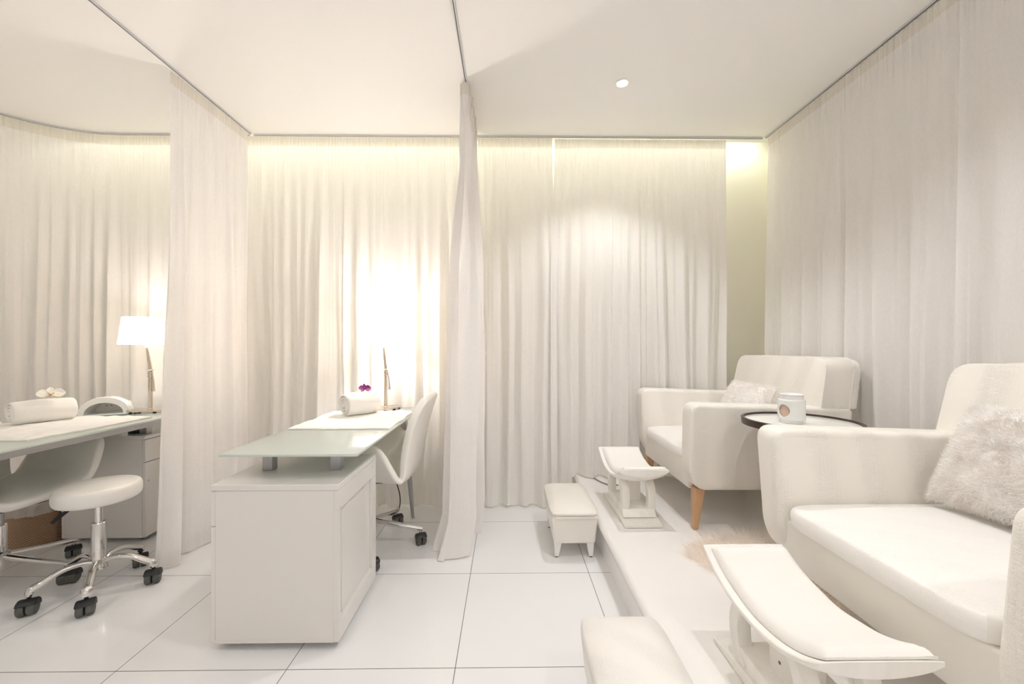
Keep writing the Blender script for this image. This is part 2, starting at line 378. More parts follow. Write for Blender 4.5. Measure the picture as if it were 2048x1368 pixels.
# ceiling stops short of the back wall: a recess there holds the cove light
struct(MB().box(XL - .1, XR + .1, YF - .1, 2.96, CEIL, CEIL + 0.16).box(XL - .1, XR + .1, 2.96, YB + .1, CEIL + 0.12, CEIL + 0.16).build('ceiling', M['ceiling'], smooth=False))
struct(MB().box(XL - .1, XR + .1, YB, YB + .1, 0, CEIL + 0.12).build('wall_back', M['wall'], smooth=False))
struct(MB().box(XR, XR + .1, YF, YB, 0, CEIL).build('wall_right', M['wall'], smooth=False))
struct(MB().box(XL - .1, XL, YF, YB, 0, CEIL).build('wall_left', M['wall_plain'], smooth=False))
struct(MB().box(XL - .1, XR + .1, YF - .1, YF, 0, CEIL).build('wall_front', M['wall_plain'], smooth=False))

# raised platform with a soft rounded nosing
def platform():
    prof = [(0.525, 0.0), (0.523, 0.10), (0.515, 0.145)]
    for k in range(7):
        a = PI - k / 6 * PI / 2
        prof.append((0.525 + 0.028 * math.cos(a), DAIS - 0.028 + 0.028 * math.sin(a)))
    prof += [(XR - 0.002, DAIS), (XR - 0.002, 0.0)]
    o = MB().prism(prof, -1.2, YB - 0.002, 'Y').build('floor_platform', M['platform']); struct(o)
platform()

# ------------------------------------------------------------------ curtain tracks on the ceiling
def polyline_track(name, pts, label, group):
    t = thing(name, label, 'curtain track', pts[0] + (CEIL,), 0, group)
    m = MB(); s = MB(); ox, oy = pts[0]
    def strip(mb, w, z0, z1):
        P = [Vector((x - ox, y - oy)) for x, y in pts]; n = len(P); vs = []; fs = []
        for i, p in enumerate(P):
            d = (P[min(i + 1, n - 1)] - P[max(i - 1, 0)]).normalized(); q = Vector((-d.y, d.x)) * w / 2
            for sx, zz in ((1, z0), (-1, z0), (-1, z1), (1, z1)): vs.append((p.x + q.x * sx, p.y + q.y * sx, zz))
        for i in range(n - 1):
            for k in range(4): k2 = (k + 1) % 4; fs.append((i * 4 + k, i * 4 + k2, i * 4 + 4 + k2, i * 4 + 4 + k))
        fs += [(3, 2, 1, 0), tuple(4 * (n - 1) + k for k in range(4))]
        mb.add(vs, fs)
    strip(m, 0.013, -0.010, -0.0005); strip(s, 0.004, -0.0108, -0.0098)
    m.build('rail', M['track'], t, smooth=False); s.build('slot', M['track_slot'], t, smooth=False)
    return t
YC = 2.89          # plane of the back curtains
arc = [(-3.43, YF + 0.05), (-3.43, 1.0)] + [(-2.75 - 0.68 * math.sin(PI / 2 * (1 - k / 16)), YC - 0.68 + 0.68 * math.cos(PI / 2 * (1 - k / 16))) for k in range(17)] + [(-1.83, YC)]
polyline_track('curtain_track', arc, 'curved ceiling curtain track along the rounded left corner', 'ceiling curtain tracks')
polyline_track('curtain_track', [(-1.81, YC - 0.02), (-1.81, YF + 0.02)], 'ceiling track running forward above the curtain between the two desks', 'ceiling curtain tracks')
polyline_track('curtain_track', [(-0.235, YC - 0.02), (-0.235, YF + 0.02)], 'ceiling track running forward above the bunched curtain', 'ceiling curtain tracks')
polyline_track('curtain_track', [(-1.80, YC), (-0.25, YC)], 'straight ceiling track above the curtain behind the lit desk', 'ceiling curtain tracks')
polyline_track('curtain_track', [(-0.22, YC), (1.845, YC)], 'straight ceiling track beside the exposed strip of back wall', 'ceiling curtain tracks')
polyline_track('curtain_track', [(1.865, YC - 0.01), (1.865, YF + 0.02)], 'ceiling track above the long curtain behind the armchairs', 'ceiling curtain tracks')

# ------------------------------------------------------------------ curtains
def fold_fn(seed, wav, n_l):
    """irregular folds: random knots along the cloth with random phase speed"""
    rnd = random.Random(seed); ks = [0.0]; 
    while ks[-1] < n_l + 0.5: ks.append(ks[-1] + wav * rnd.uniform(0.55, 1.55))
    amps = [rnd.uniform(0.45, 1.0) * (1 if i % 2 else -1) for i in range(len(ks))]
    def f(s):
        import bisect
        i = max(0, min(len(ks) - 2, bisect.bisect_right(ks, s) - 1)); t = (s - ks[i]) / (ks[i + 1] - ks[i])
        t = smooth(t); t = smooth(t) * 0.5 + t * 0.5
        return lerp(amps[i], amps[i + 1], t)
    return f
def curtain(name, path, label, group, seed, hem=0.012, top=CEIL - 0.014, wav=0.052, amp=0.030, amp_top=0.006, flare=None, ampf=None, hemf=None, step=0.007):
    """cloth hung from a track following path; gathers fine at the header, wide at the hem"""
    P = [Vector(p) for p in path]; cum = [0]
    for i in range(1, len(P)): cum.append(cum[-1] + (P[i] - P[i - 1]).length)
    Ltot = cum[-1]
    def at(s):
        s = max(0, min(Ltot, s)); i = 0
        while i < len(P) - 2 and cum[i + 1] < s: i += 1
        d = (P[i + 1] - P[i]); return P[i] + d * ((s - cum[i]) / d.length), d.normalized()
    big = fold_fn(seed, wav, Ltot); mid = fold_fn(seed + 1, wav * 0.52, Ltot); fine = fold_fn(seed + 2, 0.011, Ltot); wide = fold_fn(seed + 3, wav * 3.4, Ltot)
    nu = max(30, int(Ltot / step)); rows = [0, .006, .012, .02, .026, .032, .045, .07] + [0.1 + 0.9 * (k / 26) for k in range(27)]
    nv = len(rows) - 1
    def pt(i, j):
        v = rows[j]; s = i / nu * Ltot
        wob = 0.012 * noise.noise(Vector((s * 3, v * 2.5, seed))) * min(1, v * 3)
        p, d = at(s + wob); nrm = Vector((-d.y, d.x))
        g = smooth((v - 0.03) / 0.35)
        a_f = amp_top * (1 - smooth((v - 0.02) / 0.10) * 0.8)
        A = amp * (0.25 + 0.75 * smooth(v / 0.8)) if ampf is None else ampf(v, s / Ltot)
        off = fine(s) * a_f + (mid(s + 0.006 * math.sin(v * 5 + s * 9)) * A * 0.60 * (1 - 0.45 * v) + big(s + 0.02 * noise.noise(Vector((s * 1.5, v * 2, seed + 5)))) * A * 0.75 * g) * smooth((v - 0.02) / 0.12) + wide(s) * A * 0.25 * g * v
        off *= 1.0
        h = hem if hemf is None else hemf(s, i)
        z = lerp(top, h, v)
        q = p + nrm * off
        x, y = q.x, q.y
        if flare: dx, dy = flare(v, s / Ltot); x += dx; y += dy
        if j == nv: z += 0.004 * math.sin(s * 40)
        return (x, y, z)
    vs = [pt(i, j) for j in range(nv + 1) for i in range(nu + 1)]; W = nu + 1
    fs = [(j * W + i, j * W + i + 1, (j + 1) * W + i + 1, (j + 1) * W + i) for j in range(nv) for i in range(nu)]
    mb = MB(); mb.v = vs; mb.f = fs; mb.mi = [1 if k // nu < 4 else 0 for k in range(len(fs))]
    o = mb.build(name, [M['curtain'], M['curtain_header']])
    tag(o, label, 'curtain', group)
    return o
arcc = [(-3.43, YF + 0.2), (-3.43, 1.0)] + [p for p in arc[2:-1]] + [(-1.87, YC)]
GR = 'sheer white curtains'
curtain('sheer_curtain', arcc, 'sheer white curtain curving round the left corner behind the lamp', GR, 11, wav=0.070, amp=0.042)
curtain('sheer_curtain', [(-1.845, YC), (-0.26, YC)], 'sheer white curtain behind the desk with the purple flower, washed by its lamp', GR, 23, wav=0.074, amp=0.046)
curtain('sheer_curtain', [(-0.21, YC), (0.325, YC)], 'narrow sheer curtain hanging between the bunched curtain and the gap in the back drapes', GR, 31, wav=0.066, amp=0.050,
        flare=lambda v, t: (0.035 * smooth(v * 2.5) * t, 0.0))
curtain('sheer_curtain', [(0.343, YC + 0.012), (1.585, YC + 0.012)], 'sheer back curtain with the bright arched scallop of light, beside the exposed wall', GR, 47, wav=0.070, amp=0.052,
        hemf=lambda s, i: 0.012 if 0.343 + s < 0.478 else DAIS + 0.012, flare=lambda v, t: (-0.03 * smooth(v * 2.5) * (1 - t) ** 4, 0.03 * v * (1 - t) ** 6))
curtain('sheer_curtain', [(1.87, YC - 0.03), (1.87, 1.60)], 'sheer side curtain behind the armchair with the small fleecy cushion', GR, 59, hem=DAIS + 0.012, amp=0.036, wav=0.078)
curtain('sheer_curtain', [(1.862, 1.63), (1.862, -0.9)], 'sheer side curtain panel behind the armchair with the large shaggy cushion', GR, 67, hem=DAIS + 0.012, amp=0.036, wav=0.085)
curtain('sheer_curtain', [(-1.81, YC - 0.05), (-1.81, 2.20)], 'sheer divider curtain hanging between the two desks', GR, 71, amp=0.055, wav=0.072, hem=0.008,
        flare=lambda v, t: (-0.015 * t ** 2 + 0.09 * v ** 2.5 * t ** 1.5, -0.17 * v ** 2.5 * t ** 1.5), step=0.005)
curtain('sheer_curtain', [(-0.235, YC - 0.06), (-0.235, 2.28)], 'bunched sheer curtain gathered beside the desk chair, its hem trailing on the floor', GR, 83, wav=0.058, hem=0.006, amp_top=0.035,
        ampf=lambda v, t: 0.068 + 0.03 * smooth(v / 0.5) + 0.035 * v,
        flare=lambda v, t: (0.0 - 0.02 * smooth((v - 0.1) / 0.9) + (-0.05 * smooth((v - 0.93) / 0.07)) * (1 - 2 * abs(t - 0.8)), -0.08 * smooth(v) * t - 0.05 * smooth((v - 0.95) / 0.05) * t), step=0.004)

# ------------------------------------------------------------------ cove light and downlights
def add_light(kind, name, loc, watts, color, parent=None, **kw):
    d = bpy.data.lights.new(name, kind); d.energy = watts; d.color = color
    for k, v in kw.items(): setattr(d, k, v)
    o = bpy.data.objects.new(name, d); COL.objects.link(o); o.location = loc
    if parent: o.parent = parent
    return o
cl = thing('cove_light', 'linear light tube hidden in the ceiling recess above the back curtains', 'light', (0, 3.06, CEIL + 0.085))
MB().tube([(XL + 0.1, 0, 0), (XR - 0.1, 0, 0)], 0.010, 10).build('tube', M['cove_tube'], cl)
MB().box(XL + 0.1, XR - 0.1, -0.02, 0.02, 0.012, 0.033).build('batten', M['paint_white'], cl, smooth=False)
add_light('AREA', 'cove_glow', (-0.85, 3.04, CEIL + 0.06), COVE_W * 5, (0.98, 1.0, 0.84), shape='RECTANGLE', size=5.6, size_y=0.03)

def make_downlight():
    t = thing('downlight', '', 'downlight', (0, 0, CEIL))
    MB().lathe([(0.040, 0.0), (0.040, -0.004), (0.037, -0.006), (0.031, -0.005), (0.029, 0.0)], 32, cap=False).build('trim_ring', M['paint_white'], t)
    MB().lathe([(0.0285, -0.0035), (0.0285, -0.0010)], 32).build('lens', M['lens'], t)
    return t
dl = make_downlight()
for i, (x, y, wt, ang) in enumerate(DOWN):
    o = dl if i == 0 else copy_tree(dl)
    o.location = (x, y, CEIL)
    o['label'] = ['small round recessed downlight in the ceiling before the back curtain', 'recessed downlight above the footrest of the near armchair', 'recessed downlight in front of the lit desk',
                  'recessed downlight behind the camera', 'recessed downlight in front of the left desk', 'recessed downlight behind the near armchair', 'unseen downlight added for bounce fill, near the front wall towards the left bay', 'unseen downlight added for bounce fill, near the front wall towards the platform'][i]
    o['group'] = 'recessed ceiling downlights'
    add_light('SPOT', 'downlight_beam', (x, y, CEIL - 0.012), wt, NEUT, spot_size=math.radians(ang * 2), spot_blend=0.55 if i == 0 else 0.5, shadow_soft_size=0.022)

# ------------------------------------------------------------------ desk: cabinet, posts, frosted glass top, legs
def make_desk(name, label, gx0, gx1, gy0, gy1, cx0, cx1, cy0, cy1, panel_left, posts, legs, rails):
    """glass bounds, cabinet bounds; drawers on the -X side when panel_left else on the +X side"""
    ox, oy = (cx0 + cx1) / 2, (cy0 + cy1) / 2
    t = thing(name, label, 'desk', (ox, oy, 0))
    X = lambda x: x - ox
    Y = lambda y: y - oy
    zt = 0.627
    cab = MB().box(X(cx0) + 0.018, X(cx1) - 0.018, Y(cy0), Y(cy1), 0.03, zt - 0.022, 0.0012, 1).build('cabinet', M['cabinet'], t)
    MB().box(X(cx0), X(cx1), Y(cy0) - 0.002, Y(cy1) + 0.002, zt - 0.0215, zt, 0.0015, 1).build('cabinet_top', M['cabinet'], cab)
    MB().box(X(cx0) + 0.018, X(cx1) - 0.018, Y(cy0) - 0.0008, Y(cy0) + 0.001, 0.03, 0.043).build('plinth_strip', M['cabinet'], cab, smooth=False)
    sd = -1 if panel_left else 1
    xf = X(cx0) if sd < 0 else X(cx1); xi = xf - sd * 0.017; a, b = sorted((xf, xi))
    dr = MB().box(a, b, Y(cy0) + 0.002, Y(cy1) - 0.002, 0.472, zt - 0.025, 0.001, 1).build('drawer', M['cabinet'], t)
    dd = MB().box(a, b, Y(cy0) + 0.002, Y(cy1) - 0.002, 0.034, 0.468, 0.001, 1).build('door', M['cabinet'], t)
    MB().lathe([(0.004, 0), (0.004, 0.004)], 12, TR(xf - 0.001 * sd, Y(cy0) + 0.022, 0.36, 0, sd * PI / 2)).build('lock', M['steel'], dd)
    # framed panel on the other side
    xf2 = X(cx1) if sd < 0 else X(cx0); fr = MB(); s2 = -sd
    def xs(d): return sorted((xf2 - s2 * 0.018, xf2 - s2 * 0.018 + s2 * d))
    p = xs(0.005); MB().box(p[0], p[1], Y(cy0) + 0.06, Y(cy1) - 0.02, 0.10, zt - 0.10).build('side_panel', M['cabinet'], cab, smooth=False)
    q = xs(0.018)
    y0, y1, z0, z1 = Y(cy0), Y(cy1), 0.03, zt - 0.0225
    bw = 0.055
    fr.box(q[0], q[1], y0, y1, z0, z0 + 0.075, 0.001, 1).box(q[0], q[1], y0, y1, z1 - 0.075, z1, 0.001, 1)
    fr.box(q[0], q[1], y0, y0 + 0.02, z0 + 0.075, z1 - 0.075).box(q[0], q[1], y1 - bw, y1, z0 + 0.075, z1 - 0.075)
    fr.build('side_frame', M['cabinet'], cab, smooth=False)
    for fx in (X(cx0) + 0.08, X(cx1) - 0.05):
        for fy in (Y(cy0) + 0.06, Y(cy1) - 0.06):
            MB().lathe([(0.022, 0), (0.022, 0.004), (0.016, 0.006), (0.016, 0.031)], 20, TR(fx, fy, 0)).build('foot', M['steel'], t)
    for px, py in posts:
        MB().box(X(px) - 0.021, X(px) + 0.021, Y(py) - 0.02, Y(py) + 0.02, zt, 0.7195, 0.001, 1).build('post', M['steel'], t)
    for lx, ly, fx, fy in legs:
        lg = MB().tube([(X(fx), Y(fy), 0.012), (X(lx), Y(ly), 0.7195)], [0.011, 0.023], 16).build('leg', M['steel'], t)
        MB().lathe([(0.016, 0), (0.016, 0.008), (0.008, 0.012), (0.008, 0.018)], 16, TR(X(fx), Y(fy), 0)).build('leg_foot', M['chrome'], lg)
    r = MB()
    for (x0, x1, y0, y1) in rails: r.box(X(x0), X(x1), Y(y0), Y(y1), 0.692, 0.7195)
    if rails: r.build('rail', M['steel'], t, smooth=False)
    MB().box(X(gx0), X(gx1), Y(gy0), Y(gy1), 0.72, 0.73, 0.0015, 2).build('glass_top', M['glass'], t)
    return t
make_desk('manicure_desk', 'white desk with frosted glass top on the near cabinet, holding the purple orchid', -1.121, -0.584, 1.58, 2.80, -1.118, -0.637, 1.533, 1.965, True,
          [(-1.01, 1.73), (-0.725, 1.73)], [(-0.67, 2.62, -0.63, 2.705), (-1.04, 2.62, -1.08, 2.705)], [])
make_desk('manicure_desk', 'frosted glass desk at far left with steel rail, holding the nail lamp and white flower', -2.67, -2.03, 1.50, 2.80, -2.60, -2.118, 2.385, 2.81, False,
          [(-2.18, 2.46), (-2.48, 2.46)], [(-2.09, 1.62, -2.06, 1.52), (-2.61, 1.62, -2.64, 1.52)], [(-2.062, -2.034, 1.51, 2.79), (-2.666, -2.638, 1.51, 2.79), (-2.638, -2.062, 1.53, 1.555)])

# ------------------------------------------------------------------ caster base used by chairs and the stool
def star_base(root, R, a0, hub_z, arm_style, cs=1.15, grz=0.0):
    for k in range(5):
        a = a0 + k * 2 * PI / 5; T = Matrix.Rotation(a, 4, 'Z')
        if arm_style == 'curved':
            lg = MB().stube([(0.015, 0, hub_z), (0.06, 0, hub_z + 0.012), (0.12, 0, hub_z + 0.006), (R - 0.03, 0, 0.110), (R - 0.005, 0, 0.098), (R + 0.002, 0, 0.076)],
                           [0.017, 0.0145, 0.0155, 0.018, 0.0205, 0.016], 16, T, flat=0.8).build('leg', M['chrome'], root)
        else:
            lg = MB().tube([(0.01, 0, hub_z), (R * 0.5, 0, lerp(hub_z, 0.088, 0.5)), (R, 0, 0.088), (R + 0.012, 0, 0.086)], [0.018, 0.0145, 0.012, 0.011], 12, T, flat=0.95)
            lg.lathe([(0.009, 0.058), (0.009, 0.088)], 12, T @ TR(R, 0, 0)); lg = lg.build('leg', M['chrome'], root)
        ca = math.radians(-62 + 9 * math.sin(k * 2.1)) - a - grz; TC = T @ TR(R, 0, 0) @ Matrix.Rotation(ca, 4, 'Z') @ Matrix.Scale(cs, 4)
        c = MB(); W = TR(0, 0, 0.027, 0, 0, PI / 2)
        c.cur = 1
        for s in (-1, 1):
            c.lathe([(0.010, -0.010), (0.0245, -0.010), (0.027, -0.006), (0.027, 0.006), (0.0245, 0.010), (0.010, 0.010)], 24, TC @ TR(0.008, s * 0.013, 0.027) @ Matrix.Rotation(PI / 2, 4, 'X'))
        c.cur = 0
        hood = [(0.0292 * math.cos(t), 0.0292 * math.sin(t)) for t in [PI * (0.16 + 0.86 * j / 12) for j in range(13)]]
        hood = [(x + 0.008, z + 0.027) for x, z in hood] + [(-0.016, 0.022), (0.008, 0.030)]
        c.prism(hood, -0.0262, 0.0262, 'Y', bev=0.005, seg=3, T=TC); c.lathe([(0.006, 0.05), (0.006, 0.066)], 12, TC)
        c.build('caster', [M['black'], M['tyre']], lg)

# ------------------------------------------------------------------ salon stool
st = thing('salon_stool', 'round white padded stool on chrome five-star caster base', 'stool', (-1.93, 1.93, 0), 0)
star_base(st, 0.212, math.radians(16.7), 0.135, 'curved', 1.2)
def pad_prof(R, z0, z1, r):
    pr = [(0.001, z0), (R - r, z0)]
    for k in range(1, 13):
        a = -PI / 2 + PI * k / 12; ca, sa = math.cos(a), math.sin(a); pr.append((R - r + r * abs(ca) ** 0.62, (z0 + z1) / 2 + (z1 - z0) / 2 * math.copysign(abs(sa) ** 0.8, sa)))
    return pr + [(R * 0.6, z1 + 0.004), (R * 0.3, z1 + 0.006), (0.001, z1 + 0.006)]
MB().lathe(pad_prof(0.155, 0.428, 0.500, 0.024), 56).build('seat', M['vinyl'], st)
MB().lathe([(0.0295, 0.10), (0.031, 0.105), (0.031, 0.115), (0.0275, 0.12), (0.0275, 0.315), (0.0285, 0.318), (0.0265, 0.322), (0.014, 0.322)], 32).build('column', M['chrome'], st)
MB().lathe([(0.0155, 0.30), (0.0155, 0.43)], 24).lathe([(0.05, 0.415), (0.06, 0.426)], 24).build('gas_lift', M['chrome'], st)
MB().tube([(-0.01, -0.02, 0.418), (-0.075, -0.05, 0.405), (-0.10, -0.06, 0.385), (-0.135, -0.075, 0.35)], [0.005, 0.006, 0.009, 0.009], 10).build('lever', M['black'], st)

# ------------------------------------------------------------------ desk chair with folded shell
def make_task_chair(label, loc, rz, a0):
    t = thing('desk_chair', label, 'chair', loc, rz, 'ivory shell desk chairs')
    star_base(t, 0.285, a0, 0.145, 'straight', 1.15, rz)
    MB().lathe([(0.030, 0.09), (0.034, 0.10), (0.034, 0.165), (0.026, 0.17), (0.026, 0.29), (0.024, 0.295), (0.0145, 0.295)], 28).build('column', M['chrome'], t)
    MB().lathe([(0.0145, 0.28), (0.0145, 0.40)], 20).build('gas_lift', M['steel'], t)
    MB().box(-0.09, 0.09, -0.07, 0.07, 0.375, 0.402, 0.006).box(-0.03, 0.05, 0.07, 0.17, 0.365, 0.40, 0.006).build('tilt_mechanism', M['black'], t)
    # shell, chair faces -x; rows from seat front to the top of the back. columns: across (y)
    rows = [ # x, z, half width, wing height, wing lean, forward cup of the edges
        (-0.230, 0.425, 0.215, 0.215, 0.030, 0), (-0.205, 0.440, 0.225, 0.235, 0.030, 0), (-0.10, 0.440, 0.235, 0.240, 0.032, 0), (0.03, 0.434, 0.240, 0.235, 0.030, 0),
        (0.135, 0.430, 0.240, 0.225, 0.026, 0), (0.180, 0.428, 0.238, 0.145, 0.022, 0), (0.222, 0.428, 0.234, 0.045, 0.012, 0), (0.240, 0.440, 0.228, 0.004, 0.0, 0),
        (0.258, 0.490, 0.225, 0.0, 0.0, 0.02), (0.272, 0.57, 0.230, 0.0, 0.0, 0.028),
        (0.290, 0.66, 0.235, 0.0, 0.0, 0.03), (0.315, 0.76, 0.225, 0.0, 0.0, 0.028), (0.345, 0.85, 0.195, 0.0, 0.0, 0.03), (0.360, 0.888, 0.150, 0.0, 0.0, 0.018)]
    cols = [-1, -0.93, -0.86, -0.6, -0.25, 0.25, 0.6, 0.86, 0.93, 1]
    vs = []
    for (x, z, hw, wh, wl, cup) in rows:
        for c in cols:
            s = 1 if c > 0 else -1; a = abs(c)
            if wh > 0.001 or cup == 0:
                if a >= 0.999: y, dz, dx = hw + wl + 0.02, wh, 0
                elif a > 0.9: y, dz, dx = hw + 0.022, wh * 0.55, 0
                elif a > 0.8: y, dz, dx = hw, 0.02 + wh * 0.1, 0
                else: y, dz, dx = hw * a / 0.86, 0, 0
            else:
                y = hw * (0.86 + (a - 0.86) * 1.3 if a > 0.86 else a); dz = 0; dx = -cup * (a ** 2.2)
                if z > 0.83: dz = -0.02 * a * a
            vs.append((x + dx, s * y, z + dz))
    W = len(cols); fs = [(j * W + i, j * W + i + 1, (j + 1) * W + i + 1, (j + 1) * W + i) for j in range(len(rows) - 1) for i in range(W - 1)]
    # back and seat are one upholstered shell
    mb = MB(); mb.add(vs, fs)
    mb.build('seat_shell', M['chair_shell'], t, mods=[('SOLIDIFY', dict(thickness=0.042, offset=-0.2)), SUB(2)])
    MB().tube([(0.235 - 0.30, 0, 0.405), (0.13, 0, 0.395)], 0.02, 10, flat=0.4).build('under_brace', M['black'], t)
    return t
make_task_chair('ivory folded-shell chair tucked under the desk with the purple orchid', (-0.79, 2.35, 0), 0, math.radians(2))
make_task_chair('ivory folded-shell chair under the far left glass desk, beside the round stool', (-2.43, 1.96, 0), PI, math.radians(7 + 180))

# ------------------------------------------------------------------ table lamps
def make_lamp(label, loc, rz, watts):
    t = thing('table_lamp', label, 'lamp', loc, rz, 'lit table lamps on the desks')
    out = [(0.125 * math.cos(a) * (1 if abs(math.cos(a)) < 0.8 else 0.97), 0.052 * math.sin(a)) for a in [2 * PI * k / 32 for k in range(32)]]
    out = rounded([(-0.115, -0.035), (0, -0.058), (0.115, -0.035), (0.115, 0.035), (0, 0.058), (-0.115, 0.035)], [0.02, 0.1, 0.02, 0.02, 0.1, 0.02], 6)
    MB().prism(out, 0.009, 0.021, 'Z', bev=0.002, seg=2).build('base', M['nickel'], t)
    for fx, fy in ((-0.092, -0.024), (-0.04, -0.036), (0.04, -0.036), (0.092, -0.024), (-0.092, 0.024), (0.092, 0.024)): MB().lathe([(0.009, 0), (0.009, 0.009)], 12, TR(fx, fy, 0)).build('foot_pad', M['black'], t)
    MB().lathe([(0.016, 0.021), (0.014, 0.026), (0.011, 0.028), (0.0105, 0.23)], 20).build('pole', M['nickel'], t)
    j = MB().lathe([(0.012, 0.225), (0.017, 0.228), (0.017, 0.232), (0.011, 0.235), (0.011, 0.262), (0.017, 0.266), (0.019, 0.270), (0.012, 0.274)], 20)
    j.tube([(-0.014, 0, 0.25), (0.014, 0, 0.25)], 0.006, 10); j.build('joint', M['nickel'], t)
    MB().tube([(0.010, -0.004, 0.262), (0.020, -0.008, 0.20), (0.024, -0.010, 0.135)], [0.004, 0.005, 0.0075], 10).build('lever', M['nickel'], t)
    rd = MB()
    for o_ in (-0.006, 0.006): rd.tube([(0 + o_, 0, 0.27), (-0.018 + o_ * 0.6, 0, 0.412)], [0.005, 0.0035], 10)
    rd.build('upper_rod', M['nickel'], t)
    MB().lathe([(0.006, 0.410), (0.011, 0.414), (0.011, 0.440), (0.013, 0.443), (0.013, 0.475)], 18, TR(-0.018, 0, 0)).build('socket', M['paint_white'], t)
    sh = MB(); n = 48; R0, R1, z0, z1 = 0.138, 0.118, 0.432, 0.602
    sh.lathe([(R0, z0), (R1, z1), (R1 - 0.003, z1), (R0 - 0.003, z0), (R0, z0)], n, TR(-0.018, 0, 0), cap=False)
    s = sh.build('lamp_shade', M['shade'], t)
    bl = MB().lathe([(0.012, 0.475), (0.02, 0.495), (0.026, 0.52), (0.022, 0.545), (0.004, 0.556)], 20, TR(-0.018, 0, 0)).build('bulb', M['bulb'], t)
    add_light('POINT', 'bulb_light', (loc[0] - 0.018, loc[1], loc[2] + 0.535), watts, (1.0, 0.935, 0.88), shadow_soft_size=0.03)
    return t
make_lamp('nickel table lamp glowing against the middle curtain, behind the purple orchid', (-0.800, 2.67, 0.7302), 1.0, LAMP_W_MIDDLE)
make_lamp('nickel table lamp with white tapered shade beside the nail lamp', (-2.275, 2.60, 0.7302), 0.25, LAMP_W_LEFT)

# ------------------------------------------------------------------ nail lamp
nl = thing('nail_lamp', 'white arched nail curing lamp on the left glass desk', 'nail lamp', (-2.50, 2.56, 0.7302), 0.50); nl.scale = (0.86, 0.86, 0.97)
def arch(ro, zo, ri, zi, y0, y1, mb):
    n = 28; vs = []; fs = []
    for y, sc in ((y0, 1.0), (y0 + 0.01, 1.02), (lerp(y0, y1, 0.6), 0.98), (y1, 0.86)):
        for k in range(n + 1):
            a = PI * k / n; vs.append((-ro * sc * math.cos(a), y, zo * sc * math.sin(a) ** 0.85))
        for k in range(n + 1):
            a = PI * k / n; vs.append((-ri * sc * math.cos(a), y, zi * sc * math.sin(a) ** 0.85))
    W = 2 * (n + 1)
    for r in range(3):
        for k in range(n):
            fs.append((r * W + k, r * W + k + 1, (r + 1) * W + k + 1, (r + 1) * W + k)); fs.append((r * W + n + 1 + k, (r + 1) * W + n + 1 + k, (r + 1) * W + n + 2 + k, r * W + n + 2 + k))
        for e in (0, n): fs.append((r * W + e, (r + 1) * W + e, (r + 1) * W + n + 1 + e, r * W + n + 1 + e))
    for r in (0, 3):
        for k in range(n): fs.append((r * W + k, r * W + k + 1, r * W + n + 2 + k, r * W + n + 1 + k))
    mb.add(vs, fs)
m_ = MB(); arch(0.135, 0.112, 0.104, 0.078, -0.09, 0.09, m_); m_.build('housing', M['ceramic'], nl)
MB().box(-0.105, 0.105, 0.075, 0.088, 0, 0.07, 0.01).build('back_wall', M['paint_white'], nl)
MB().box(-0.122, 0.122, -0.10, 0.085, 0, 0.006, 0.002).build('tray', M['ceramic'], nl)
MB().prism(rounded([(-0.026, -0.008), (0.026, -0.008), (0.022, 0.008), (-0.022, 0.008)], 0.004), 0.104, 0.1135, 'Z', T=TR(0.0, -0.03, 0)).build('display', M['steel'], nl)
for lx in (-0.03, -0.005, 0.04): MB().lathe([(0.003, 0), (0.003, 0.004)], 10, TR(lx, 0.076, 0.045, 0, 0, PI / 2)).build('led', M['black'], nl)

# ------------------------------------------------------------------ towels
def rolled_towel(label, loc, rz, length, R):
    mb = MB(); turns = 3.4; n = 150; nl_ = 14; th = 0.0125
    def fn(u, v):
        a = u * turns * 2 * PI + 2.2; r = 0.007 + (R - 0.007) * u
        x = (v - 0.5) * length * (1 + 0.05 * (1 - u)); edge = 1 - 0.10 * (abs(v - 0.5) * 2) ** 6
        r *= edge * (1 + 0.09 * noise.noise(Vector((math.cos(a) * 1.5, math.sin(a) * 1.5, x * 18))))
        x += 0.006 * noise.noise(Vector((a * 0.7, v, 3.1)))
        y = r * math.cos(a) * 1.10; z = r * math.sin(a) * 0.92
        if z < -R * 0.74: z = -R * 0.74 + (z + R * 0.74) * 0.35
        return (x, y, z + R * 0.80)
    mb.grid(fn, n, nl_)
    o = mb.build('rolled_towel', M['towel'], None, loc=loc, rot=(0, 0, rz), mods=[('SOLIDIFY', dict(thickness=th, offset=0)), SUB(1)])
    tag(o, label, 'towel', 'rolled white towels on the desks'); return o
